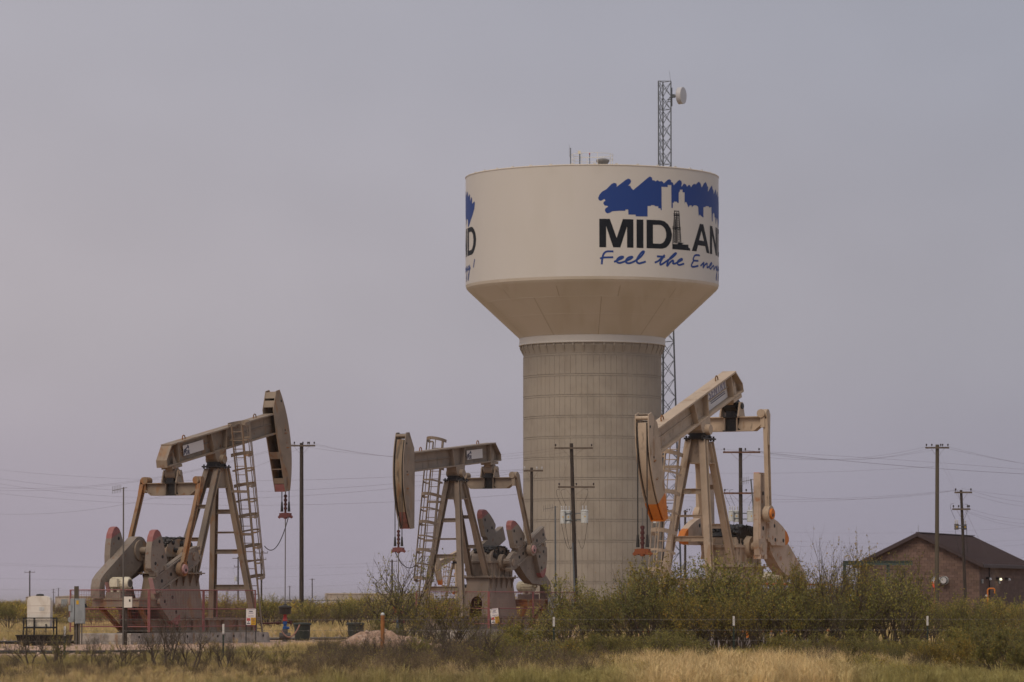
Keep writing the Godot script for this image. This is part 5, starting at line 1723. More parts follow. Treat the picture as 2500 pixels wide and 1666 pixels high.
func warning_sign(label: String, pos: Vector3, w: float, roll: float) -> void:
	var o := thing("warning_sign", label, "sign", pos)
	var tilt := Basis(Vector3(0, 0, 1), roll)
	var s := Sh.new()
	for x in [-0.5, 0.5]:
		s = Sh.new()
		s.bar(Vector3(x * w, -0.1, 0), Vector3(x * w, 1.22, 0), 0.025, 0.025)
		obj("leg", s, M.black, o)
	var c := Vector3(0, 0.9, 0.025)
	s = Sh.new(); s.xf = Transform3D(tilt, c)
	s.box(Vector3(0, 0.145, 0), Vector3(w, 0.3, 0.008))
	var a := obj("name_panel", s, M.signwhite, o)
	s = Sh.new(); s.xf = Transform3D(tilt, c)
	s.box(Vector3(-w * 0.255, -0.13, 0), Vector3(w * 0.49, 0.24, 0.008))
	var b := obj("danger_panel", s, M.signwhite, o)
	s = Sh.new(); s.xf = Transform3D(tilt, c)
	s.box(Vector3(w * 0.255, -0.13, 0), Vector3(w * 0.49, 0.24, 0.008))
	var d := obj("caution_panel", s, M.yellow, o)
	# the print is too small in the photograph to read: bars of type only
	s = Sh.new(); s.xf = Transform3D(tilt, c)
	s.box(Vector3(0, 0.205, 0.006), Vector3(w * 0.36, 0.03, 0.004))
	obj("print", s, M.ink, a)
	s = Sh.new(); s.xf = Transform3D(tilt, c)
	s.box(Vector3(0, 0.145, 0.006), Vector3(w * 0.5, 0.022, 0.004)); s.box(Vector3(0, 0.05, 0.006), Vector3(w * 0.55, 0.022, 0.004)); s.box(Vector3(0, 0.265, 0.006), Vector3(w * 0.75, 0.016, 0.004))
	obj("print", s, M.ink_pale, a)
	s = Sh.new(); s.xf = Transform3D(tilt, c)
	s.box(Vector3(-w * 0.255, -0.07, 0.006), Vector3(w * 0.36, 0.09, 0.004))
	obj("danger_panel_red", s, M.signred, b)
	s = Sh.new(); s.xf = Transform3D(tilt, c)
	s.box(Vector3(-w * 0.255, -0.15, 0.006), Vector3(w * 0.1, 0.03, 0.004)); s.box(Vector3(-w * 0.255, -0.2, 0.006), Vector3(w * 0.36, 0.03, 0.004))
	obj("print", s, M.ink, b)
	s = Sh.new(); s.xf = Transform3D(tilt, c)
	for y in [-0.05, -0.1, -0.15, -0.21]:
		s.box(Vector3(w * 0.255, y, 0.006), Vector3(w * 0.34, 0.022, 0.004))
	obj("print", s, M.rusty, d)


func props(p1: Transform3D, p2: Transform3D) -> void:
	var s := Sh.new()
	# chemical tank on its stand, with the drip tray below
	var d := 134.0
	var c := gp(97, d)
	var t := thing("chemical_tank", "white square plastic chemical tank with a black cap at far left", "tank", c + Vector3(0, 0.62, 0))
	s = Sh.new()
	s.prism(PackedVector2Array([Vector2(-0.37, 0), Vector2(0.37, 0), Vector2(0.38, 0.85), Vector2(0.34, 0.95), Vector2(0.2, 1.0), Vector2(-0.2, 1.0), Vector2(-0.34, 0.95), Vector2(-0.38, 0.85)]), -0.36, 0.36)
	obj("tank_body", s, M.white, t)
	for y in [0.24, 0.47, 0.7]:
		s = Sh.new()
		s.box(Vector3(0, y, 0), Vector3(0.775, 0.025, 0.735))
		obj("moulded_rib", s, M.white, t)
	s = Sh.new()
	s.box(Vector3(0.1, 0.58, 0.366), Vector3(0.16, 0.12, 0.006))
	obj("label", s, M.can, t)
	s = Sh.new()
	s.tube(Vector3(0.25, 0.06, 0.36), Vector3(0.25, 0.06, 0.44), 0.03, 0.03, 8)
	s.tube(Vector3(0.25, 0.06, 0.42), Vector3(0.25, -0.25, 0.42), 0.015, 0.015, 6)
	obj("outlet_valve", s, M.black, t)
	s = Sh.new()
	s.xf = Transform3D(Basis(), Vector3(0, 1.0, 0))
	s.lathe([Vector2(0.13, 0), Vector2(0.13, 0.04), Vector2(0.1, 0.06), Vector2(0, 0.07)], 16)
	obj("cap", s, M.black, t)
	s = Sh.new()
	s.box(Vector3(0, 0.12, 0.365), Vector3(0.72, 0.2, 0.006))
	obj("chemical_residue", s, M.cream, t)
	var st := thing("tank_stand", "black steel stand with a hand rail under the white chemical tank", "stand", c)
	for x in [-0.48, 0.5]:
		for z in [-0.45, 0.45]:
			s = Sh.new()
			s.bar(Vector3(x, 0.0, z), Vector3(x, 0.9, z), 0.04, 0.04)
			obj("leg", s, M.black, st)
	s = Sh.new()
	s.bar(Vector3(-0.13, 0.0, 0.45), Vector3(-0.13, 0.9, 0.45), 0.05, 0.05)
	obj("leg", s, M.black, st)
	for z in [-0.45, 0.45]:
		for y in [0.58, 0.9]:
			s = Sh.new()
			s.bar(Vector3(-0.5, y, z), Vector3(0.52, y, z), 0.04, 0.035)
			obj("rail", s, M.black, st)
	for x in [-0.48, 0.5]:
		s = Sh.new()
		s.bar(Vector3(x, 0.89, -0.43), Vector3(x, 0.89, 0.43), 0.035, 0.035)
		obj("rail", s, M.black, st)
	s = Sh.new()
	s.box(Vector3(0.01, 0.6, 0), Vector3(0.96, 0.03, 0.86))
	obj("shelf", s, M.black, st)
	var tr := thing("drip_tray", "long black plastic containment tray on the dirt under the tank stand", "tray", c + Vector3(0.18, 0, 0.2))
	s = Sh.new()
	for q in [[Vector3(-0.78, 0, 0.5), Vector3(0.78, 0, 0.5), Vector3(0.86, 0.34, 0.62), Vector3(-0.86, 0.34, 0.62)], [Vector3(0.78, 0, 0.5), Vector3(0.78, 0, -0.5), Vector3(0.86, 0.34, -0.62), Vector3(0.86, 0.34, 0.62)], [Vector3(0.78, 0, -0.5), Vector3(-0.78, 0, -0.5), Vector3(-0.86, 0.34, -0.62), Vector3(0.86, 0.34, -0.62)], [Vector3(-0.78, 0, -0.5), Vector3(-0.78, 0, 0.5), Vector3(-0.86, 0.34, 0.62), Vector3(-0.86, 0.34, -0.62)]]:
		s.quad(q[0], q[1], q[2], q[3])
		var iv := Vector3(0, 0.001, 0)
		s.quad(q[1] * 0.97 + iv, q[0] * 0.97 + iv, q[3] * Vector3(0.97, 1, 0.97), q[2] * Vector3(0.97, 1, 0.97))
		s.bar(q[3], q[2], 0.05, 0.03)
	s.box(Vector3(0, 0.015, 0), Vector3(1.5, 0.03, 0.96))
	obj("tray_shell", s, M.black, tr)
	# electrical cabinet on a wooden post
	c = gp(186, 137)
	var post := thing("wooden_post", "square weathered wooden post carrying the grey electrical cabinet", "post", c)
	s = Sh.new()
	s.box(Vector3(0, 0.9, 0), Vector3(0.14, 2.1, 0.14))
	obj("timber", s, M.pole_tan, post)
	var cab := thing("electrical_cabinet", "grey electrical cabinet with an orange label on the wooden post", "electrical cabinet", c + Vector3(0, 0, 0.14))
	s = Sh.new()
	s.box(Vector3(0.14, 1.12, 0), Vector3(0.34, 0.84, 0.14))
	obj("cabinet_body", s, M.greybox, cab)
	s = Sh.new()
	s.box(Vector3(0.15, 1.12, 0.08), Vector3(0.3, 0.8, 0.02))
	obj("cabinet_door", s, M.greybox, cab)
	s = Sh.new()
	s.box(Vector3(-0.12, 1.15, 0), Vector3(0.14, 0.78, 0.12)); s.box(Vector3(-0.19, 1.22, 0.03), Vector3(0.1, 0.2, 0.12))
	s.tube(Vector3(-0.16, 0.84, 0.06), Vector3(-0.16, 0.84, 0.12), 0.1, 0.1, 12)
	obj("switch_gear", s, M.greybox, cab)
	s = Sh.new()
	s.box(Vector3(0.06, 1.41, 0.094), Vector3(0.08, 0.13, 0.006))
	obj("warning_label", s, M.yellow, cab)
	s = Sh.new()
	s.bar(Vector3(0.32, 1.35, 0.05), Vector3(0.36, 1.25, 0.1), 0.05, 0.05)
	obj("handle", s, M.black, cab)
	s = Sh.new()
	for x in [0.02, 0.12, 0.2]:
		s.tube(Vector3(x, -0.05, 0), Vector3(x, 0.7, 0), 0.024, 0.024, 8)
	obj("conduit", s, M.can_dark, cab)
	# aerial pole with white box, left
	c = gp(303, 135)
	var ap := thing("aerial_pole", "thin dark aerial pole with a white box before the left pumpjack", "aerial pole", c)
	s = Sh.new()
	s.tube(Vector3(-0.03, 0, 0), at(301, 1190, 135) - c, 0.03, 0.022, 8)
	obj("pole", s, M.can_dark, ap)
	s = Sh.new()
	s.bar(Vector3(0.05, -0.1, -0.02), Vector3(0.05, 1.3, -0.02), 0.09, 0.09)
	obj("timber", s, M.pole, ap)
	yagi(ap, at(301, 1191, 135) - c, 0.36, 6, -1.0)
	s = Sh.new()
	s.box(Vector3(0.13, 1.42, 0.06), Vector3(0.26, 0.36, 0.16))
	var wb := obj("white_box", s, M.white, ap)
	s = Sh.new()
	s.box(Vector3(0.19, 1.47, 0.142), Vector3(0.05, 0.08, 0.006))
	obj("box_window", s, M.black, wb)
	# aerial pole and cabinets by the middle pumpjack
	c = gp(1357, 166)
	ap = thing("aerial_pole", "thin grey aerial pole beside the cabinets right of the middle pumpjack", "aerial pole", c)
	s = Sh.new()
	s.tube(Vector3(0, 0, 0), at(1355.5, 1236, 166) - c, 0.04, 0.028, 8)
	obj("pole", s, M.galv, ap)
	yagi(ap, at(1355.5, 1238, 166) - c, 0.48, 5, -1.0)
	s = Sh.new()
	s.box(Vector3(0.15, 1.5, 0.07), Vector3(0.26, 0.38, 0.16))
	obj("white_box", s, M.white, ap)
	cab = thing("electrical_cabinet", "tall pale grey cabinet on a post right of the middle pumpjack", "electrical cabinet", gp(1347, 164))
	s = Sh.new()
	s.box(Vector3(0, 1.2, 0), Vector3(0.3, 0.9, 0.16))
	obj("cabinet_body", s, M.greybox, cab)
	s = Sh.new()
	s.box(Vector3(0, 0.75, -0.12), Vector3(0.14, 1.8, 0.1))
	obj("timber", s, M.pole, cab)
	c = gp(1858, 150)
	ap = thing("aerial_pole", "thin leaning aerial pole behind the tan pumpjack's gear box", "aerial pole", c)
	s = Sh.new()
	s.tube(Vector3(0.15, 0, 0), at(1833.5, 1170, 150) - c, 0.036, 0.026, 8)
	obj("pole", s, M.galv, ap)
	yagi(ap, at(1833.5, 1171, 150) - c, 0.4, 6, -1.0)
	# signs
	warning_sign("upright well sign with red and yellow panels before the left pumpjack", gp(612.5, 140), 0.33, 0.0)
	warning_sign("tilted well sign with red and yellow panels before the middle pumpjack", gp(1208, 150), 0.3, 0.1)
	# drums
	for v in [[738, 152, "dark green plastic drum right of the left wellhead"], [868, 154, "dark green plastic drum standing alone beside the dirt mound"]]:
		var b := thing("plastic_drum", v[2], "drum", gp(v[0], v[1]), 0.0, "green plastic drums")
		s = Sh.new()
		s.lathe([Vector2(0, 0), Vector2(0.25, 0.0), Vector2(0.28, 0.04), Vector2(0.3, 0.55), Vector2(0.31, 0.58)], 24)
		obj("drum_body", s, M.bin, b)
		s = Sh.new()
		s.lathe([Vector2(0.3, 0.575), Vector2(0.335, 0.58), Vector2(0.335, 0.63), Vector2(0.31, 0.66), Vector2(0.0, 0.67)], 24)
		obj("lid", s, M.bin, b)
	# wellheads below the rods
	for v in [[p1, 4.555, "wellhead with rusty drip hat, red gland and blue valve right of the left pumpjack", true], [p2, 4.555, "wellhead with rusty drip hat among the twigs left of the middle pumpjack", false]]:
		var q: Vector3 = v[0] * Vector3(v[1], 0, 0)
		wellhead(v[2], Vector3(q.x, 0.0, q.z), v[3])
	# air hose between carrier bar and ladder
	for v in [[p1, 4.45, 4.5, Vector3(1.75, 3.4, 0.9), "slack blue-black cable from the left carrier bar to the ladder cage"], [p2, 4.45, 3.32, Vector3(1.1, 3.25, 0.88), "slack blue-black cable from the middle carrier bar to the post"]]:
		s = Sh.new()
		var a: Vector3 = v[0] * Vector3(v[1], v[2], 0.2); var b: Vector3 = v[0] * v[3]
		var pa := []
		for i in 17:
			var g := i / 16.0
			pa.append(a.lerp(b, g) - Vector3(0, 2.2 * g * (1.0 - g), 0))
		s.path(pa, 0.016, 6)
		tag(obj("sensor_cable", s, M.cable), v[4], "cable")
	# flow lines on the ground
	s = Sh.new()
	s.path([gp(-60, 139) + Vector3(0, 0.06, 0), gp(120, 139.5) + Vector3(0, 0.06, 0), gp(262, 141) + Vector3(0, 0.06, 0)], 0.055, 8)
	tag(obj("ground_pipe", s, M.black), "black pipe lying on the dirt behind the drip tray", "pipe")
	s = Sh.new()
	s.path([gp(640, 153) + Vector3(0, 0.06, 0), gp(780, 154.5) + Vector3(0, 0.06, 0), gp(930, 156) + Vector3(0, 0.06, 0)], 0.05, 8)
	tag(obj("ground_pipe", s, M.can_dark), "dark pipe lying on the dirt between the two green drums", "pipe")
	s = Sh.new()
	s.path([gp(-60, 112) + Vector3(0, 0.05, 0), gp(150, 111.2) + Vector3(0, 0.05, 0), gp(390, 112.5) + Vector3(0, 0.05, 0)], 0.05, 8)
	tag(obj("ground_pipe", s, M.black), "black pipe along the near edge of the dirt pad at left", "pipe")
	# barbed wire fence in the foreground
	for v in [[158, 97, 0.83, "white tipped green steel fence post at far left before the drip tray"], [545, 98, 0.88, "white tipped green steel fence post before the left concrete foundation"], [1352, 100, 1.04, "white tipped green steel fence post right of the middle pumpjack"], [1791.5, 100, 1.06, "white tipped green steel fence post before the tan pumpjack"], [2264.5, 101, 1.06, "white tipped green steel fence post in the scrub before the brick building"]]:
		var o := thing("fence_post", v[3], "fence post", gp(v[0], v[1]), 0.2, "steel fence posts along the wire fence")
		s = Sh.new()
		var h: float = v[2]
		s.box(Vector3(0, (h - 0.26) / 2 - 0.1, 0), Vector3(0.04, h - 0.06, 0.012)); s.box(Vector3(0, (h - 0.26) / 2 - 0.1, -0.026), Vector3(0.012, h - 0.06, 0.04))
		obj("stake", s, M.post_green, o)
		s = Sh.new()
		s.box(Vector3(0, h - 0.115, 0), Vector3(0.048, 0.23, 0.02)); s.box(Vector3(0, h - 0.115, -0.03), Vector3(0.018, 0.23, 0.04))
		obj("white_tip", s, M.post_white, o)
	var rp := thing("round_fence_post", "thick rusty round fence post with a pale rounded top by the dirt mound", "fence post", gp(934, 99))
	s = Sh.new()
	s.tube(Vector3(0, -0.2, 0), Vector3(0, 1.1, 0), 0.05, 0.05, 12)
	obj("pipe", s, M.rusty, rp)
	s = Sh.new()
	s.ball(Vector3(0, 1.1, 0), Vector3(0.054, 0.05, 0.054), 10)
	obj("cap", s, M.can, rp)
	var fence := [gp(-80, 96.5), gp(158, 97), gp(545, 98), gp(934, 99), gp(1352, 100), gp(1791.5, 100), gp(2264.5, 101), gp(2600, 101)]
	var names := ["top", "second", "third", "lowest"]
	for i in 4:
		var h: float = [0.98, 0.72, 0.47, 0.22][i]
		s = Sh.new()
		var pa := []
		for q in fence:
			pa.append(q + Vector3(0, h, 0.035))
		s.path(pa, 0.0024, 5)
		var x := -12.0
		while x < 12.0:
			var y := lerpf(-96.5, -101.0, (x + 12.0) / 24.0) + 0.04
			s.tube(Vector3(x - 0.02, h + 0.015, y), Vector3(x + 0.02, h - 0.015, y), 0.004, 0.004, 4)
			x += 0.13
		tag(obj("barbed_wire", s, M.strand), "%s strand of barbed wire strung along the steel fence posts" % names[i], "barbed wire")


# ---------------------------------------------------------------- plants
# a many-stemmed desert shrub about 1 m tall (scaled later): twigs as tapering sticks, foliage as small separate leaf sprays
func grow(st: Sh, lf: Sh, r: RandomNumberGenerator, p: Vector3, d: Vector3, l: float, rad: float, depth: int, c: Dictionary, lush := 1.0, hue := 0.5) -> void:
	var n := 3 if depth < 2 else 2
	var q := p
	var dir := d
	if depth == 1 or depth == 2:
		# whole branches are leafy or nearly bare, brighter or duller
		lush = lush * (0.15 if r.randf() < c.gaps else r.randf_range(0.8, 1.5))
		hue = clampf(hue + r.randf_range(-0.3, 0.3), 0.0, 1.0)
	for i in n:
		dir = (dir + Vector3(r.randf_range(-1, 1), r.randf_range(-0.5, 0.9) * c.rise, r.randf_range(-1, 1)) * c.crook).normalized()
		var e := q + dir * l / n
		var r0 := lerpf(rad, rad * 0.6, float(i) / n); var r1 := lerpf(rad, rad * 0.6, float(i + 1) / n)
		var tone := r.randf_range(0.7, 1.3)
		st.col = Color(0.1 * tone, 0.078 * tone, 0.06 * tone)
		st.tube(q, e, r0, r1, 4 if depth < 2 else 3, false)
		if depth >= 2 or (depth == 1 and i > 0 and r.randf() < 0.6):
			# a spray of leaves: several together on one side of the twig
			for k in int(c.leaf):
				if r.randf() > c.fill * lush:
					continue
				var o := q.lerp(e, r.randf()) + Vector3(r.randf_range(-1, 1), r.randf_range(-1, 1), r.randf_range(-1, 1)) * 0.016
				var main := (dir + Vector3(r.randf_range(-1, 1), r.randf_range(-0.9, 0.6), r.randf_range(-1, 1))).normalized()
				for j in 3:
					var a := (main + Vector3(r.randf_range(-1, 1), r.randf_range(-1, 1), r.randf_range(-1, 1)) * 0.55).normalized()
					var w := a.cross(Vector3(r.randf_range(-1, 1), r.randf_range(-1, 1), r.randf_range(-1, 1))).normalized()
					var L: float = r.randf_range(0.016, 0.036) * c.size; var W := L * 0.17
					var kk := Color(0.33, 0.3, 0.075).lerp(Color(0.13, 0.135, 0.036), clampf(hue + r.randf_range(-0.25, 0.25), 0, 1))
					if r.randf() < c.yellow:
						kk = Color(0.42, 0.28, 0.045)
					lf.col = kk
					lf.quad(o, o + a * L * 0.5 + w * W, o + a * L, o + a * L * 0.5 - w * W)
		q = e
		if depth < c.depth and i >= (1 if depth == 0 else 0):
			for j in (2 if r.randf() < c.fork else 1):
				var s := dir.cross(Vector3(r.randf_range(-1, 1), r.randf_range(-1, 1), r.randf_range(-1, 1))).normalized()
				var nd: Vector3 = (dir * 0.75 + s * r.randf_range(0.35, 0.95) + Vector3.UP * 0.2 * c.rise).normalized()
				grow(st, lf, r, q, nd, l * r.randf_range(0.5, 0.78), r1 * 0.66, depth + 1, c, lush, hue)


func shrub(sd: int, c: Dictionary) -> Array:
	var r := RandomNumberGenerator.new()
	r.seed = sd
	var st := Sh.new(); var lf := Sh.new()
	for i in int(c.stems):
		var a: float = TAU * (i + r.randf_range(-0.4, 0.4)) / c.stems
		var t: float = r.randf_range(0.15, 1.0) * c.spread
		var d := Vector3(sin(a) * t, 1.0, cos(a) * t).normalized()
		grow(st, lf, r, Vector3(sin(a) * 0.06, -0.03, cos(a) * 0.06), d, r.randf_range(0.42, 0.6), c.thick, 0, c)
	# bring to a height of one metre
	var top := 0.01
	for q in st.v:
		top = maxf(top, q.y)
	for s in [st, lf]:
		for i in s.v.size():
			s.v[i] /= top
	return [st, lf]


var shrubs := {}
var shrub_node := {}


func shrub_meshes() -> void:
	var base := {"stems": 9, "spread": 0.75, "thick": 0.016, "crook": 0.26, "rise": 1.0, "leaf": 2, "fill": 0.8, "size": 1.0, "yellow": 0.07, "depth": 3, "fork": 0.6, "gaps": 0.3}
	var kinds := {
		"dense": {"stems": 9, "leaf": 4.2, "spread": 0.7, "crook": 0.24, "rise": 1.25}, "dense_b": {"stems": 10, "leaf": 4.2, "spread": 0.95, "crook": 0.26, "yellow": 0.14},
		"tall": {"stems": 6, "spread": 0.42, "crook": 0.2, "rise": 1.35, "size": 0.8, "yellow": 0.1, "gaps": 0.3, "leaf": 4.2, "fill": 0.85}, "tall_b": {"stems": 5, "spread": 0.55, "crook": 0.26, "rise": 1.3, "size": 0.75, "yellow": 0.12, "gaps": 0.38, "leaf": 3, "fill": 0.8},
		"bare": {"stems": 8, "spread": 0.8, "leaf": 1, "fill": 0.3, "crook": 0.3, "gaps": 0.6}, "bare_b": {"stems": 5, "spread": 0.9, "leaf": 1, "fill": 0.25, "crook": 0.34, "thick": 0.02, "gaps": 0.6},
		"bushy": {"stems": 15, "leaf": 4.4, "fill": 0.9, "spread": 1.15, "crook": 0.28, "gaps": 0.2, "yellow": 0.16, "size": 1.25},
		"sapling": {"stems": 3, "spread": 0.6, "leaf": 1, "fill": 0.12, "crook": 0.3, "thick": 0.03, "gaps": 0.6, "rise": 1.2},
		"low": {"stems": 12, "spread": 1.3, "leaf": 3, "fill": 0.9, "depth": 2, "size": 1.7, "yellow": 0.16},
	}
	var sd := 100
	for k in kinds:
		sd += 7
		var c: Dictionary = base.duplicate()
		c.merge(kinds[k], true)
		shrubs[k] = shrub(sd, c)


func plant(kind: String, px: float, d: float, ytop: float, wide: float, label: String, group := "") -> void:
	var h := EYE + (1476.0 - ytop) * d / FOC
	if group:
		h *= rng.randf_range(0.95, 1.38) if group.begins_with("shrubs of the thicket") else rng.randf_range(0.72, 1.15)
	var o: Node3D
	if not shrub_node.has(kind):
		o = thing("shrub", label, "shrub", Vector3.ZERO, 0.0, group)
		obj("stems", shrubs[kind][0], M.twig, o)
		obj("foliage", shrubs[kind][1], M.leaf, o)
		shrub_node[kind] = o
	else:
		o = shrub_node[kind].duplicate()
		o.name = numbered("shrub")
		add_child(o)
		if o.has_meta("group"):
			o.remove_meta("group")
		tag(o, label, "shrub", group)
	o.get_child(1).material_override = [M.leaf, M.leaf_dull, M.leaf_gold, M.leaf][rng.randi() % 4]
	o.transform = Transform3D(Basis(Vector3.UP, rng.randf() * TAU).scaled(Vector3(wide * h, h, wide * h)), gp(px, d))


func behind(px: float) -> String:
	var marks := [[60, "at the left edge"], [160, "below the white chemical tank"], [230, "below the grey electrical cabinet"], [340, "below the left belt guard"], [480, "below the left counterweights"], [600, "below the left pumpjack's legs"], [660, "below the left well sign"], [715, "below the left wellhead"], [800, "below the left green drum"], [900, "below the lone green drum"], [970, "by the round rusty post"], [1060, "before the middle pumpjack's ladder"], [1150, "before the middle pumpjack's legs"], [1240, "before the tilted well sign"], [1340, "before the middle belt guard"], [1390, "by the third steel post"], [1450, "before the transformer pole"], [1530, "before the tower shaft"], [1620, "before the tan wellhead"], [1680, "before the tan pumpjack's front leg"], [1760, "between the tan pumpjack's legs"], [1830, "before the tan gear box"], [1900, "before the tan crank"], [1980, "before the orange railing's end"], [2060, "left of the green gantry"], [2120, "before the gantry's left post"], [2200, "before the roller door"], [2270, "before the building's gable"], [2320, "below the tall pole"], [2390, "below the leaning pole"], [2450, "before the building's side wall"]]
	for m in marks:
		if px < m[0]:
			return m[1]
	return "at the right edge"


func multi(called: String, m: Mesh, mat: Material, xs: Array, cols: Array) -> MultiMeshInstance3D:
	var mm := MultiMesh.new()
	mm.transform_format = MultiMesh.TRANSFORM_3D
	mm.use_colors = cols.size() > 0
	mm.mesh = m
	mm.instance_count = xs.size()
	for i in xs.size():
		mm.set_instance_transform(i, xs[i])
		if cols.size() > 0:
			mm.set_instance_color(i, cols[i])
	var o := MultiMeshInstance3D.new()
	o.multimesh = mm
	o.material_override = mat
	put(called, o)
	stuff(o)
	return o


func tuft(sd: int, n: int, h: float, spread: float) -> Mesh:
	var r := RandomNumberGenerator.new()
	r.seed = sd
	var s := Sh.new()
	for i in n:
		var a := r.randf() * TAU; var f := Vector3(sin(a), 0, cos(a))
		var b := f * r.randf() * 0.09 + Vector3(r.randf_range(-1, 1), 0, r.randf_range(-1, 1)) * 0.05
		var l := h * r.randf_range(0.55, 1.1); var o := r.randf_range(0.1, 1.0) * spread
		var w := f.cross(Vector3.UP).rotated(Vector3.UP, r.randf_range(-1, 1)) * r.randf_range(0.003, 0.006)
		var m := b + f * o * l * 0.3 + Vector3.UP * l * 0.6; var t := b + f * o * l + Vector3.UP * l * (1.0 - 0.35 * o)
		var k := r.randf_range(0.7, 1.25)
		s.col = Color(k, k * r.randf_range(0.92, 1.04), k * 0.95)
		s.quad(b - w, b + w, m + w * 0.8, m - w * 0.8)
		s.tri(m - w * 0.8, m + w * 0.8, t)
	return s.mesh()


func blob(points: Array, wob: float, sd: int, step := 1.2) -> PackedVector2Array:
	# an irregular outline on the ground
	var f := FastNoiseLite.new()
	f.seed = sd; f.frequency = 0.1
	var p := PackedVector2Array()
	for i in points.size():
		var a: Vector3 = points[i]; var b: Vector3 = points[(i + 1) % points.size()]
		var n := maxi(1, int(a.distance_to(b) / step))
		for j in n:
			var q := a.lerp(b, float(j) / n)
			p.append(Vector2(q.x + wob * f.get_noise_2d(q.x, q.z), q.z + wob * f.get_noise_2d(q.z + 50.0, q.x)))
	return p


func sheet(called: String, p: PackedVector2Array, y: float, m: Material) -> void:
	var s := Sh.new()
	var ix := Geometry2D.triangulate_polygon(p)

	for i in range(0, ix.size(), 3):
		var a := p[ix[i]]; var b := p[ix[i + 1]]; var c := p[ix[i + 2]]
		if (b - a).cross(c - a) > 0.0:
			var q := b; b = c; c = q
		s.tri(Vector3(a.x, y, a.y), Vector3(b.x, y, b.y), Vector3(c.x, y, c.y))
	struct(obj(called, s, m))


var pads := []


func ground() -> void:
	var s := Sh.new()
	s.quad(Vector3(-2600, 0, 300), Vector3(2600, 0, 300), Vector3(2600, 0, -5200), Vector3(-2600, 0, -5200))
	struct(obj("ground", s, M.ground))
	pads = [
		blob([gp(-300, 100), gp(250, 103), gp(560, 108), gp(760, 121), gp(900, 140), gp(930, 158), gp(640, 166), gp(180, 150), gp(-300, 146)], 1.4, 5),
		blob([gp(1060, 128), gp(1300, 126), gp(1460, 140), gp(1440, 178), gp(1120, 176), gp(1000, 158)], 1.3, 6),
		blob([gp(1480, 110), gp(1760, 107), gp(2140, 110), gp(2200, 135), gp(1900, 146), gp(1520, 140)], 1.3, 7),
	]
	for p in pads:
		sheet("dirt_pad", p, 0.006, M.dirt)
	# heap of earth by the round post
	s = Sh.new()
	var f := FastNoiseLite.new()
	f.seed = 9; f.frequency = 0.9; f.fractal_octaves = 4
	var c := gp(935, 101.5)
	var hgt := func(x: float, z: float) -> float:
		var u := (x + 0.25) / (1.3 if x < -0.25 else 2.3); var w := z / 1.6
		return 0.72 * exp(-1.6 * (u * u + w * w)) - 0.06 + 0.2 * f.get_noise_2d(x * 1.6, z * 1.6) + 0.08 * f.get_noise_2d(x * 6.0, z * 6.0)
	var n := 56
	for i in n:
		for j in n:
			var q := []
			for e in [[0, 1], [1, 1], [1, 0], [0, 0]]:
				var x: float = lerpf(-3.4, 5.0, float(i + e[0]) / n); var z: float = lerpf(-3.2, 3.2, float(j + e[1]) / n)
				q.append(c + Vector3(x, hgt.call(x, z), z))
			s.quad(q[0], q[1], q[2], q[3])
	struct(obj("dirt_mound", s, M.heap))
	# pale stones scattered on the heap and the pads
	var st := Sh.new()
	st.ball(Vector3.ZERO, Vector3(0.06, 0.04, 0.05), 6)
	var xs := []; var cols := []
	for i in 560:
		var p: Vector3
		if i < 270:
			var x := rng.randf_range(-1.6, 4.4); var z := rng.randf_range(-1.0, 1.8)
			p = c + Vector3(x, maxf(hgt.call(x, z), 0.0) + 0.01, z)
		else:
			var d := rng.randf_range(104, 158)
			p = gp(rng.randf_range(-100, 930), d) + Vector3(0, 0.015, 0)
		var k := rng.randf_range(0.7, 1.3)
		xs.append(Transform3D(Basis(Vector3.UP, rng.randf() * TAU).scaled(Vector3.ONE * rng.randf_range(0.35, 1.5)), p))
		cols.append(Color(0.5 * k, 0.38 * k, 0.31 * k))
	multi("gravel", st.mesh(), M.grass, xs, cols)


func on_pad(p: Vector3) -> bool:
	for q in pads:
		if Geometry2D.is_point_in_polygon(Vector2(p.x, p.z), q):
			return true
	return false


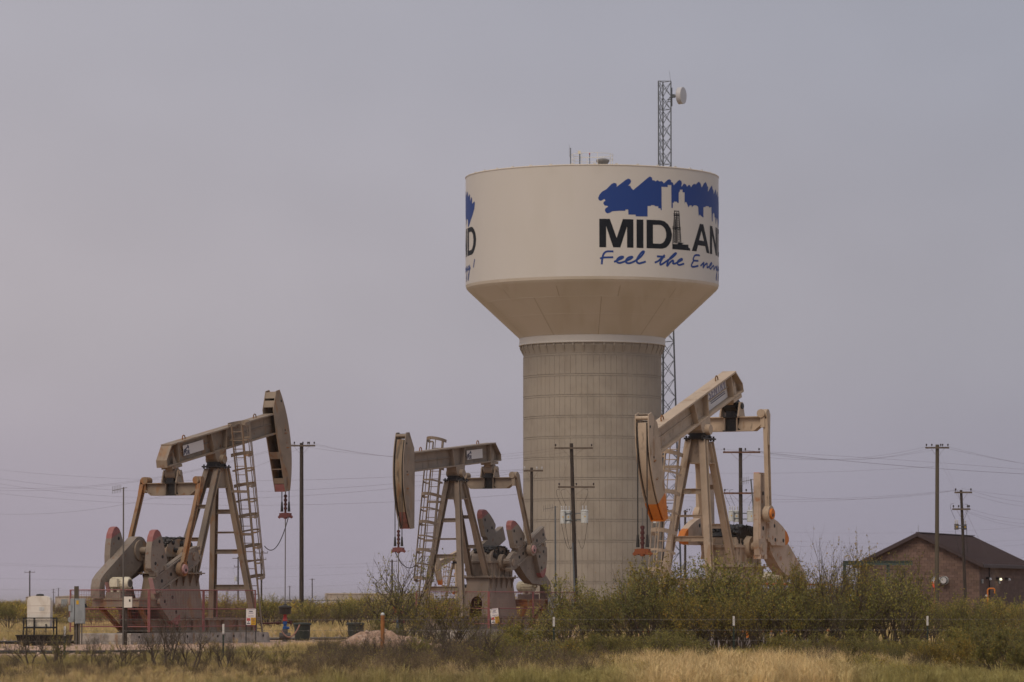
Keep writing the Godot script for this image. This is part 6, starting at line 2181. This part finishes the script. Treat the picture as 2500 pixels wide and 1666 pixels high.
func grass() -> void:
	var f := FastNoiseLite.new()
	f.seed = 31; f.frequency = 0.06; f.fractal_octaves = 3
	var g := FastNoiseLite.new()
	g.seed = 41; g.frequency = 0.25
	var kinds := [tuft(1, 34, 0.5, 0.9), tuft(2, 30, 0.42, 1.2), tuft(3, 40, 0.6, 0.6)]
	var xs := [[], [], []]; var cols := [[], [], []]
	var gold := Color(0.74, 0.57, 0.29); var olive := Color(0.36, 0.32, 0.115); var brown := Color(0.36, 0.26, 0.165)
	for i in 64000:
		var d: float
		if i < 30000:
			d = sqrt(rng.randf_range(66.0 * 66.0, 142.0 * 142.0))
		else:
			d = sqrt(rng.randf_range(140.0 * 140.0, 430.0 * 430.0))
		var px := rng.randf_range(-140, 2640)
		var p := gp(px, d)
		var bare := on_pad(p)
		if bare and rng.randf() > 0.035:
			continue
		var mix := f.get_noise_2d(p.x, p.z * 0.5) + 0.25 * g.get_noise_2d(p.x, p.z)
		var c := gold.lerp(olive, smoothstep(-0.25, 0.25, mix))
		var meadow := smoothstep(1440, 1640, px) * smoothstep(2180, 1980, px) * smoothstep(96, 88, d)
		c = c.lerp(gold, meadow)
		if px < 1200 and d < 104:
			c = c.lerp(brown.lerp(olive, rng.randf()), 0.5)
		if d > 140:
			c = c.lerp(gold, 0.45)
		var k := rng.randf_range(0.62, 1.2)
		var sc := rng.randf_range(0.32, 0.68) * (0.6 if bare else 1.0) * (1.0 + 0.3 * meadow) * (1.0 if d < 140 else 1.2)
		if d < 104 and px < 760:
			sc *= 0.62
		var t := i % 3
		xs[t].append(Transform3D(Basis(Vector3.UP, rng.randf() * TAU).scaled(Vector3(sc * 1.2, sc, sc * 1.2)), p))
		cols[t].append(Color(c.r * k, c.g * k, c.b * k))
	for t in 3:
		multi("dry_grass", kinds[t], M.grass, xs[t], cols[t])


func joined(kind: String) -> Mesh:
	var s := Sh.new()
	for q in shrubs[kind]:
		s.v.append_array(q.v); s.n.append_array(q.n); s.c.append_array(q.c)
	return s.mesh()


func scrub() -> void:
	# far-off scrub that reads as one belt along the horizon
	for kind in ["low", "dense", "bare"]:
		var xs := []; var cols := []
		for i in (380 if kind == "low" else 240):
			var d := sqrt(rng.randf_range(250.0 * 250.0, 900.0 * 900.0))
			if i % 3 == 0:
				d = rng.randf_range(240, 420)
			var px := rng.randf_range(-120, 2620)
			var p := gp(px, d)
			if p.distance_to(Vector3(8.9, 0, -452)) < 9.5 or (px > 2050 and d < 320 and d > 270) or (px > 780 and px < 1080 and d > 440 and d < 475):
				continue
			var h := rng.randf_range(0.9, 2.1) if kind == "low" else rng.randf_range(1.1, 2.3)
			xs.append(Transform3D(Basis(Vector3.UP, rng.randf() * TAU).scaled(Vector3(h * 1.5, h, h * 1.5)), p))
			var k := rng.randf_range(0.9, 1.9)
			cols.append(Color(k * 1.1, k, k * 0.9))
		multi("scrub", joined(kind), M.twig, xs, cols)
	# knee-high dry weeds in the foreground
	for kind in ["bare", "bare_b", "low"]:
		var xs := []; var cols := []
		for i in (650 if kind != "low" else 420):
			var d := rng.randf_range(72, 112)
			var px := rng.randf_range(-100, 1500) if kind != "low" else rng.randf_range(-100, 2600)
			var p := gp(px, d)
			if on_pad(p) and rng.randf() > 0.03:
				continue
			if px < 760 and d > 87 and rng.randf() > 0.06:
				continue
			if px > 1450 and px < 2100 and d < 86 and rng.randf() > 0.15:
				continue
			var h := rng.randf_range(0.25, 0.65) * (0.7 if kind == "low" else 1.0) * (0.5 if px < 760 else 1.0)
			xs.append(Transform3D(Basis(Vector3.UP, rng.randf() * TAU).scaled(Vector3(h * 1.3, h, h * 1.3)), p))
			var k := rng.randf_range(0.9, 2.0)
			cols.append(Color(k * 1.05, k, k * 0.85))
		multi("weeds", joined(kind), M.twig, xs, cols)


func plants() -> void:
	# tall feathery ones
	for v in [
		["tall", 1938, 104, 1322, 0.8, "tall feathery shrub just right of the tan pumpjack's belt guard"],
		["tall_b", 1985, 107, 1352, 0.8, "thin shrub between the orange railing's corner and the tan pumpjack"],
		["tall_b", 2045, 103, 1276, 0.72, "tallest feathery shrub, before the left post of the green gantry"],
		["tall", 2092, 106, 1292, 0.75, "tall olive shrub before the left end of the brick building"],
		["tall", 2212, 108, 1298, 0.7, "tall shrub whose tip stands before the building's gable peak"],
		["tall", 1962, 106, 1338, 0.95, "leafy tall shrub at the far end of the orange railing"],
		["tall", 2020, 105, 1335, 0.9, "leafy tall shrub left of the green gantry's left post"],
		["tall", 2066, 107, 1322, 0.85, "leafy tall shrub between two feathery ones before the green gantry"],
		["tall", 2118, 109, 1350, 0.9, "leafy tall shrub before the green gantry's beam"],
		["tall_b", 2160, 111, 1345, 0.9, "airy shrub before the brick building's roller door"],
		["tall_b", 1545, 105, 1350, 0.9, "upright leggy shrub before the tower's foot, left of the tan pumpjack"],
		["tall", 1722, 110, 1352, 0.9, "upright shrub between the legs of the tan pumpjack"],
		["tall_b", 1005, 112, 1312, 0.95, "tall twiggy shrub before the front legs of the middle pumpjack"],
		["tall_b", 955, 108, 1395, 1.1, "twiggy shrub before the middle wellhead"],
		["sapling", 412, 84, 1478, 0.8, "single dark bare sapling rising before the left concrete foundation"],
		["sapling", 128, 88, 1515, 0.9, "bare dark sapling leaning before the drip tray"],
		["tall", 1905, 112, 1392, 1.0, "bushy shrub before the tan pumpjack's rear deck"],
		["tall", 1440, 104, 1398, 1.1, "upright shrub before the bottom right of the transformer pole"],
		["bare_b", 865, 106, 1470, 1.0, "bare twigs before the pale shipping container"],
	]:
		plant(v[0], v[1], v[2], v[3], v[4], v[5])
	# the thicket before the tan pumpjack
	var mid := [[1392, 106, 1425], [1480, 108, 1432], [1515, 104, 1440], [1572, 109, 1392], [1600, 105, 1415], [1640, 107, 1402], [1668, 104, 1388], [1700, 108, 1400], [1752, 105, 1400], [1782, 109, 1392], [1815, 104, 1405], [1845, 107, 1385], [1878, 104, 1405], [1335, 107, 1470], [1365, 103, 1452], [1460, 102, 1462], [1560, 102, 1450], [1625, 102, 1455], [1690, 101.5, 1452], [1745, 102, 1462], [1800, 101.5, 1458], [1860, 102, 1450], [1915, 102, 1440], [1965, 104, 1420], [2010, 102, 1430], [2060, 104, 1418], [2110, 103, 1425], [2150, 105, 1432], [2195, 103, 1430]]
	for i in mid.size():
		plant(["dense", "tall", "dense_b", "dense"][i % 4], mid[i][0], mid[i][1], mid[i][2], 0.82 if i % 4 != 1 else 1.0, "olive green shrub of the thicket " + behind(mid[i][0]), "shrubs of the thicket before the tan pumpjack")
	var right := [[2235, 104, 1442], [2268, 108, 1446], [2300, 105, 1450], [2335, 108, 1452], [2368, 104, 1455], [2400, 108, 1446], [2432, 105, 1450], [2462, 108, 1440], [2492, 104, 1452], [2530, 106, 1445]]
	for i in right.size():
		plant(["dense_b", "dense", "tall"][i % 3], right[i][0], right[i][1], right[i][2], 0.85, "olive green shrub in the row " + behind(right[i][0]), "shrubs before the brick building")
	for v in [[2330, 88, 1512, "broad yellowish shrub near the camera before the rightmost steel post"], [2425, 80, 1482, "largest near shrub at the bottom right corner"], [2500, 78, 1490, "near shrub cut by the right edge of the picture"], [2375, 92, 1496, "near olive shrub below the leaning pole"], [2440, 74, 1505, "blurred near shrub below the largest one at bottom right"], [2350, 76, 1540, "low near shrub at the bottom edge left of the corner"], [2510, 72, 1520, "nearest shrub at the right edge, cut by the corner"], [2280, 81, 1548, "low near shrub beside the golden grass at bottom right"], [2235, 93, 1545, "low yellow flecked shrub left of the near ones at bottom right"], [2160, 95, 1560, "low shrub at the right end of the golden grass"]]:
		plant("bushy", v[0], v[1], v[2], 0.95, v[3])
	var low := [[1268, 97, 1520], [1310, 92, 1545], [1385, 90, 1560], [1425, 94, 1530], [1465, 92, 1552], [1510, 96, 1535], [1560, 97, 1540], [1610, 98, 1535], [1655, 99, 1530], [1300, 84, 1585], [1400, 83, 1590], [1225, 90, 1560], [1900, 99, 1540], [1960, 98, 1545], [2030, 98, 1540], [2100, 98, 1535], [1470, 96, 1545], [1540, 94, 1560], [1590, 95, 1556], [1640, 95, 1556], [1690, 95, 1560], [1865, 95, 1560], [1925, 94, 1562], [1990, 94, 1560], [2060, 94, 1558], [2130, 93, 1555], [2190, 92, 1560]]
	for i in low.size():
		plant(["bushy", "dense_b", "bushy", "dense"][i % 4], low[i][0], low[i][1], low[i][2] - 12, 1.15, "knee high olive shrub along the wire fence " + behind(low[i][0]), "low shrubs along the wire fence right of centre")
	for i in 70:
		var d := rng.randf_range(78, 95)
		var px := rng.randf_range(1240, 1530) if i % 5 < 2 else rng.randf_range(1950, 2300)
		if i % 5 == 4:
			px = rng.randf_range(1500, 2000)
			d = rng.randf_range(88, 95)
		if px > 1740 and px < 1840:
			px += 100.0
		plant(["low", "tall_b", "bare", "dense", "low"][i % 5], px, d, 1476.0 + (EYE - rng.randf_range(0.25, 0.7)) * FOC / d, 1.15, "small weed bush in the grass " + behind(px), "weed bushes along the golden grass")
	var cen := [[900, 110, 1500], [940, 104, 1480], [985, 106, 1430], [1030, 109, 1415], [1060, 104, 1440], [1095, 107, 1450], [1130, 110, 1478], [1160, 103, 1500], [1080, 96, 1520], [1020, 92, 1545], [1120, 90, 1555], [1180, 95, 1540], [970, 98, 1530], [1250, 104, 1500]]
	for i in cen.size():
		plant(["bare", "dense", "bare_b", "tall_b"][i % 4], cen[i][0], cen[i][1], cen[i][2], 0.95, "brownish twiggy shrub " + behind(cen[i][0]), "twiggy shrubs before the middle pumpjack")
	var left := [[35, 88, 1560], [85, 92, 1565], [190, 90, 1560], [250, 86, 1570], [300, 92, 1555], [345, 88, 1545], [395, 92, 1560], [470, 90, 1560], [520, 94, 1565], [575, 92, 1570], [640, 94, 1572], [700, 92, 1580], [760, 90, 1585], [820, 92, 1580], [60, 82, 1600], [330, 80, 1600], [560, 82, 1605], [440, 86, 1545]]
	for i in left.size():
		plant(["bare", "tall_b", "bare_b", "low"][i % 4], left[i][0], left[i][1], left[i][2] + (38 if i % 4 == 3 or i % 4 == 1 else 22), 1.0, "dark dry bush near the dirt pad " + behind(left[i][0]), "dry bushes along the near edge of the dirt pad")
	for v in [[385, 83, 1500, "sapling"], [470, 79, 1512, "sapling"], [545, 81, 1540, "sapling"], [255, 80, 1560, "sapling"], [1085, 80, 1520, "sapling"], [1195, 82, 1530, "sapling"], [985, 82, 1540, "sapling"], [70, 86, 1500, "bare_b"], [150, 84, 1520, "tall_b"], [225, 88, 1535, "bare"], [300, 83, 1520, "bare_b"], [365, 90, 1530, "bare"], [440, 82, 1505, "bare_b"], [505, 88, 1520, "tall_b"], [560, 84, 1530, "bare"], [610, 90, 1540, "bare_b"], [690, 85, 1545, "tall_b"], [790, 88, 1540, "bare"], [850, 84, 1530, "bare_b"], [1000, 84, 1520, "bare_b"], [1090, 82, 1515, "bare"], [1165, 86, 1510, "bare_b"], [1215, 82, 1540, "tall_b"]]:
		plant(v[3], v[0], v[1], v[2], 0.9, "leaning bare sapling near the camera " + behind(v[0]), "bare saplings near the camera")
	for i in 9:
		plant("low", 800 + i * 38, 99.2 + 0.35 * (i % 4), 1548 + 14 * (i % 3), 1.1, "low weed growing on the dirt mound " + behind(800 + i * 38), "weeds on the dirt mound")
	for i in 46:
		var d := rng.randf_range(77, 91)
		var px := rng.randf_range(-60, 1260)
		plant(["bare", "tall_b", "bare_b", "low", "bare"][i % 5], px, d, 1476.0 + (EYE - rng.randf_range(0.2, 0.42) * (1.0 if px < 760 else 2.2)) * FOC / d, 1.1, "thin dry weed bush at the bottom " + behind(px), "weed bushes along the bottom left")
	var back := [[20, 215, 1474], [60, 235, 1480], [105, 225, 1484], [150, 240, 1490], [225, 245, 1492], [290, 235, 1488], [360, 245, 1486], [440, 250, 1474], [470, 235, 1480], [520, 240, 1462], [548, 228, 1448], [600, 236, 1462], [652, 216, 1440], [676, 222, 1450], [700, 210, 1456], [722, 204, 1458], [752, 226, 1462], [778, 232, 1466], [808, 242, 1466], [842, 216, 1452], [868, 230, 1462], [908, 222, 1450], [945, 236, 1462], [985, 228, 1452], [1020, 240, 1448]]
	for i in back.size():
		plant(["dense", "tall", "bare", "dense_b"][i % 4], back[i][0], back[i][1], back[i][2], 1.1, "pale green shrub far back on the grassland " + behind(back[i][0]), "shrubs on the grassland beyond the pumpjacks")


# ---------------------------------------------------------------- the scene
func _ready() -> void:
	stage()
	rng.seed = 2024
	materials()
	ground()
	water_tower()
	radio_mast()
	brick_building()
	far_structures()
	power()
	var foot := func(px: float, py: float, d: float) -> Vector3:
		var p := at(px, py, d)
		return Vector3(p.x, 0, -d)
	var y1 := deg_to_rad(61.0); var y2 := deg_to_rad(180.0 + 62.3); var y3 := deg_to_rad(180.0 + 63.0); var y4 := deg_to_rad(180.0 + 58.0)
	var q1: Vector3 = foot.call(528, 1124, 143.7); var q2: Vector3 = foot.call(1113, 1158, 159.2); var q3: Vector3 = foot.call(1709, 1050, 121.0); var q4: Vector3 = foot.call(1112, 1371, 480.0)
	foundation("grey concrete foundation under the left pumpjack", q1, y1, 0.37, 0.1)
	foundation("grey concrete foundation under the middle pumpjack", q2, y2, 0.37, 0.1)
	foundation("concrete foundation under the tan pumpjack, hidden in scrub", q3, y3, 0.37, 0.1)
	pumpjack({"label": "brown rusty pumpjack at left, head to the right, pink tipped counterweights", "pos": q1, "yaw": y1, "y0": 0.37, "kb": 1.0, "near": 1.0, "beta": deg_to_rad(11.4), "gear": -2.85, "crank": deg_to_rad(202.6), "crank_len": 2.68, "lobes_near": [[-1.0, 1.7], [1.0, 1.66]], "lobes_far": [[-1.0, 1.38], [1.0, 1.4]], "throw": 1.18, "carrier": 4.56, "paint": M.paint, "weight": M.weight, "arms": M.rusty, "tip": M.pink, "endpaint": M.pinkpale, "skid": M.paint, "ladder": M.paint, "deck": M.paint, "kind": "brown", "carrier_mat": M.carrier_pink, "seed": 1})
	pumpjack({"label": "brown pumpjack in the middle, head to the left, beam nearly level", "pos": q2, "yaw": y2, "y0": 0.37, "kb": 1.0, "near": -1.0, "beta": deg_to_rad(-5.2), "lobe": 0.87, "gear": -2.9, "crank": deg_to_rad(156.0), "crank_len": 2.95, "lobes_near": [[-1.0, 0.28], [1.0, 1.85]], "lobes_far": [[-1.0, 1.45], [1.0, 1.3]], "throw": 1.27, "carrier": 3.42, "paint": M.paint_b, "weight": M.weight, "arms": M.paint_b, "tip": M.pink, "endpaint": M.pinkpale, "skid": M.paint_b, "ladder": M.paint_b, "kind": "brown", "carrier_mat": M.carrier_pink, "seed": 2})
	pumpjack({"label": "tan pumpjack at right with orange painted tips, its beam tail raised high", "pos": q3, "yaw": y3, "y0": 0.44, "kb": 0.88, "near": -1.0, "beta": deg_to_rad(-19.2), "crank": deg_to_rad(90.0), "gear": -2.45, "crank_len": 2.2, "lobe": 1.1, "lobes_near": [[1.0, 0.05]], "lobes_far": [[-1.0, 0.05]], "throw": 0.98, "carrier": 2.86, "paint": M.tan, "weight": M.tan_weight, "arms": M.tan, "tip": M.orange, "endpaint": M.orange, "skid": M.tan, "ladder": M.tan, "kind": "tan", "carrier_mat": M.carrier_orange, "seed": 3})
	pumpjack({"label": "small far off tan pumpjack seen between the legs of the middle one", "pos": q4, "yaw": y4, "y0": 0.37, "kb": 0.95, "near": -1.0, "beta": deg_to_rad(-17.0), "crank": deg_to_rad(60.0), "gear": -2.6, "crank_len": 2.4, "lobes_near": [[1.0, 0.3]], "lobes_far": [[-1.0, 0.3]], "throw": 0.9, "carrier": 3.0, "paint": M.tan, "weight": M.tan_weight, "arms": M.tan, "tip": M.orange, "endpaint": M.orange, "skid": M.tan, "ladder": M.tan, "kind": "tan", "carrier_mat": M.carrier_orange, "seed": 4})
	var t1 := Transform3D(Basis(Vector3.UP, y1), q1); var t2 := Transform3D(Basis(Vector3.UP, y2), q2)
	guard_fence("faded red wire mesh fence round the left pumpjack", q1, y1, [[-6.7, 1.72, -0.1, 1.72], [-6.7, -1.5, -6.7, 1.72], [-6.7, -1.5, 2.4, -1.5]], true, M.redfence)
	guard_fence("faded red wire mesh fence round the middle pumpjack", q2, y2, [[0.5, -1.72, -6.9, -1.72], [0.5, 1.5, 0.5, -1.72], [0.5, 1.5, -6.9, 1.5], [-6.9, -1.72, -6.9, 1.5]], true, M.redfence)
	guard_fence("orange pipe railing round the tan pumpjack", q3, y3, [[0.4, -1.7, -6.0, -1.7], [0.4, 1.9, 0.4, -1.7], [-6.0, -1.7, -6.0, 1.9], [0.4, 1.9, -6.0, 1.9]], false, M.orange, 0.55, 1.95)
	props(t1, t2)
	shrub_meshes()
	plants()
	grass()
	scrub()
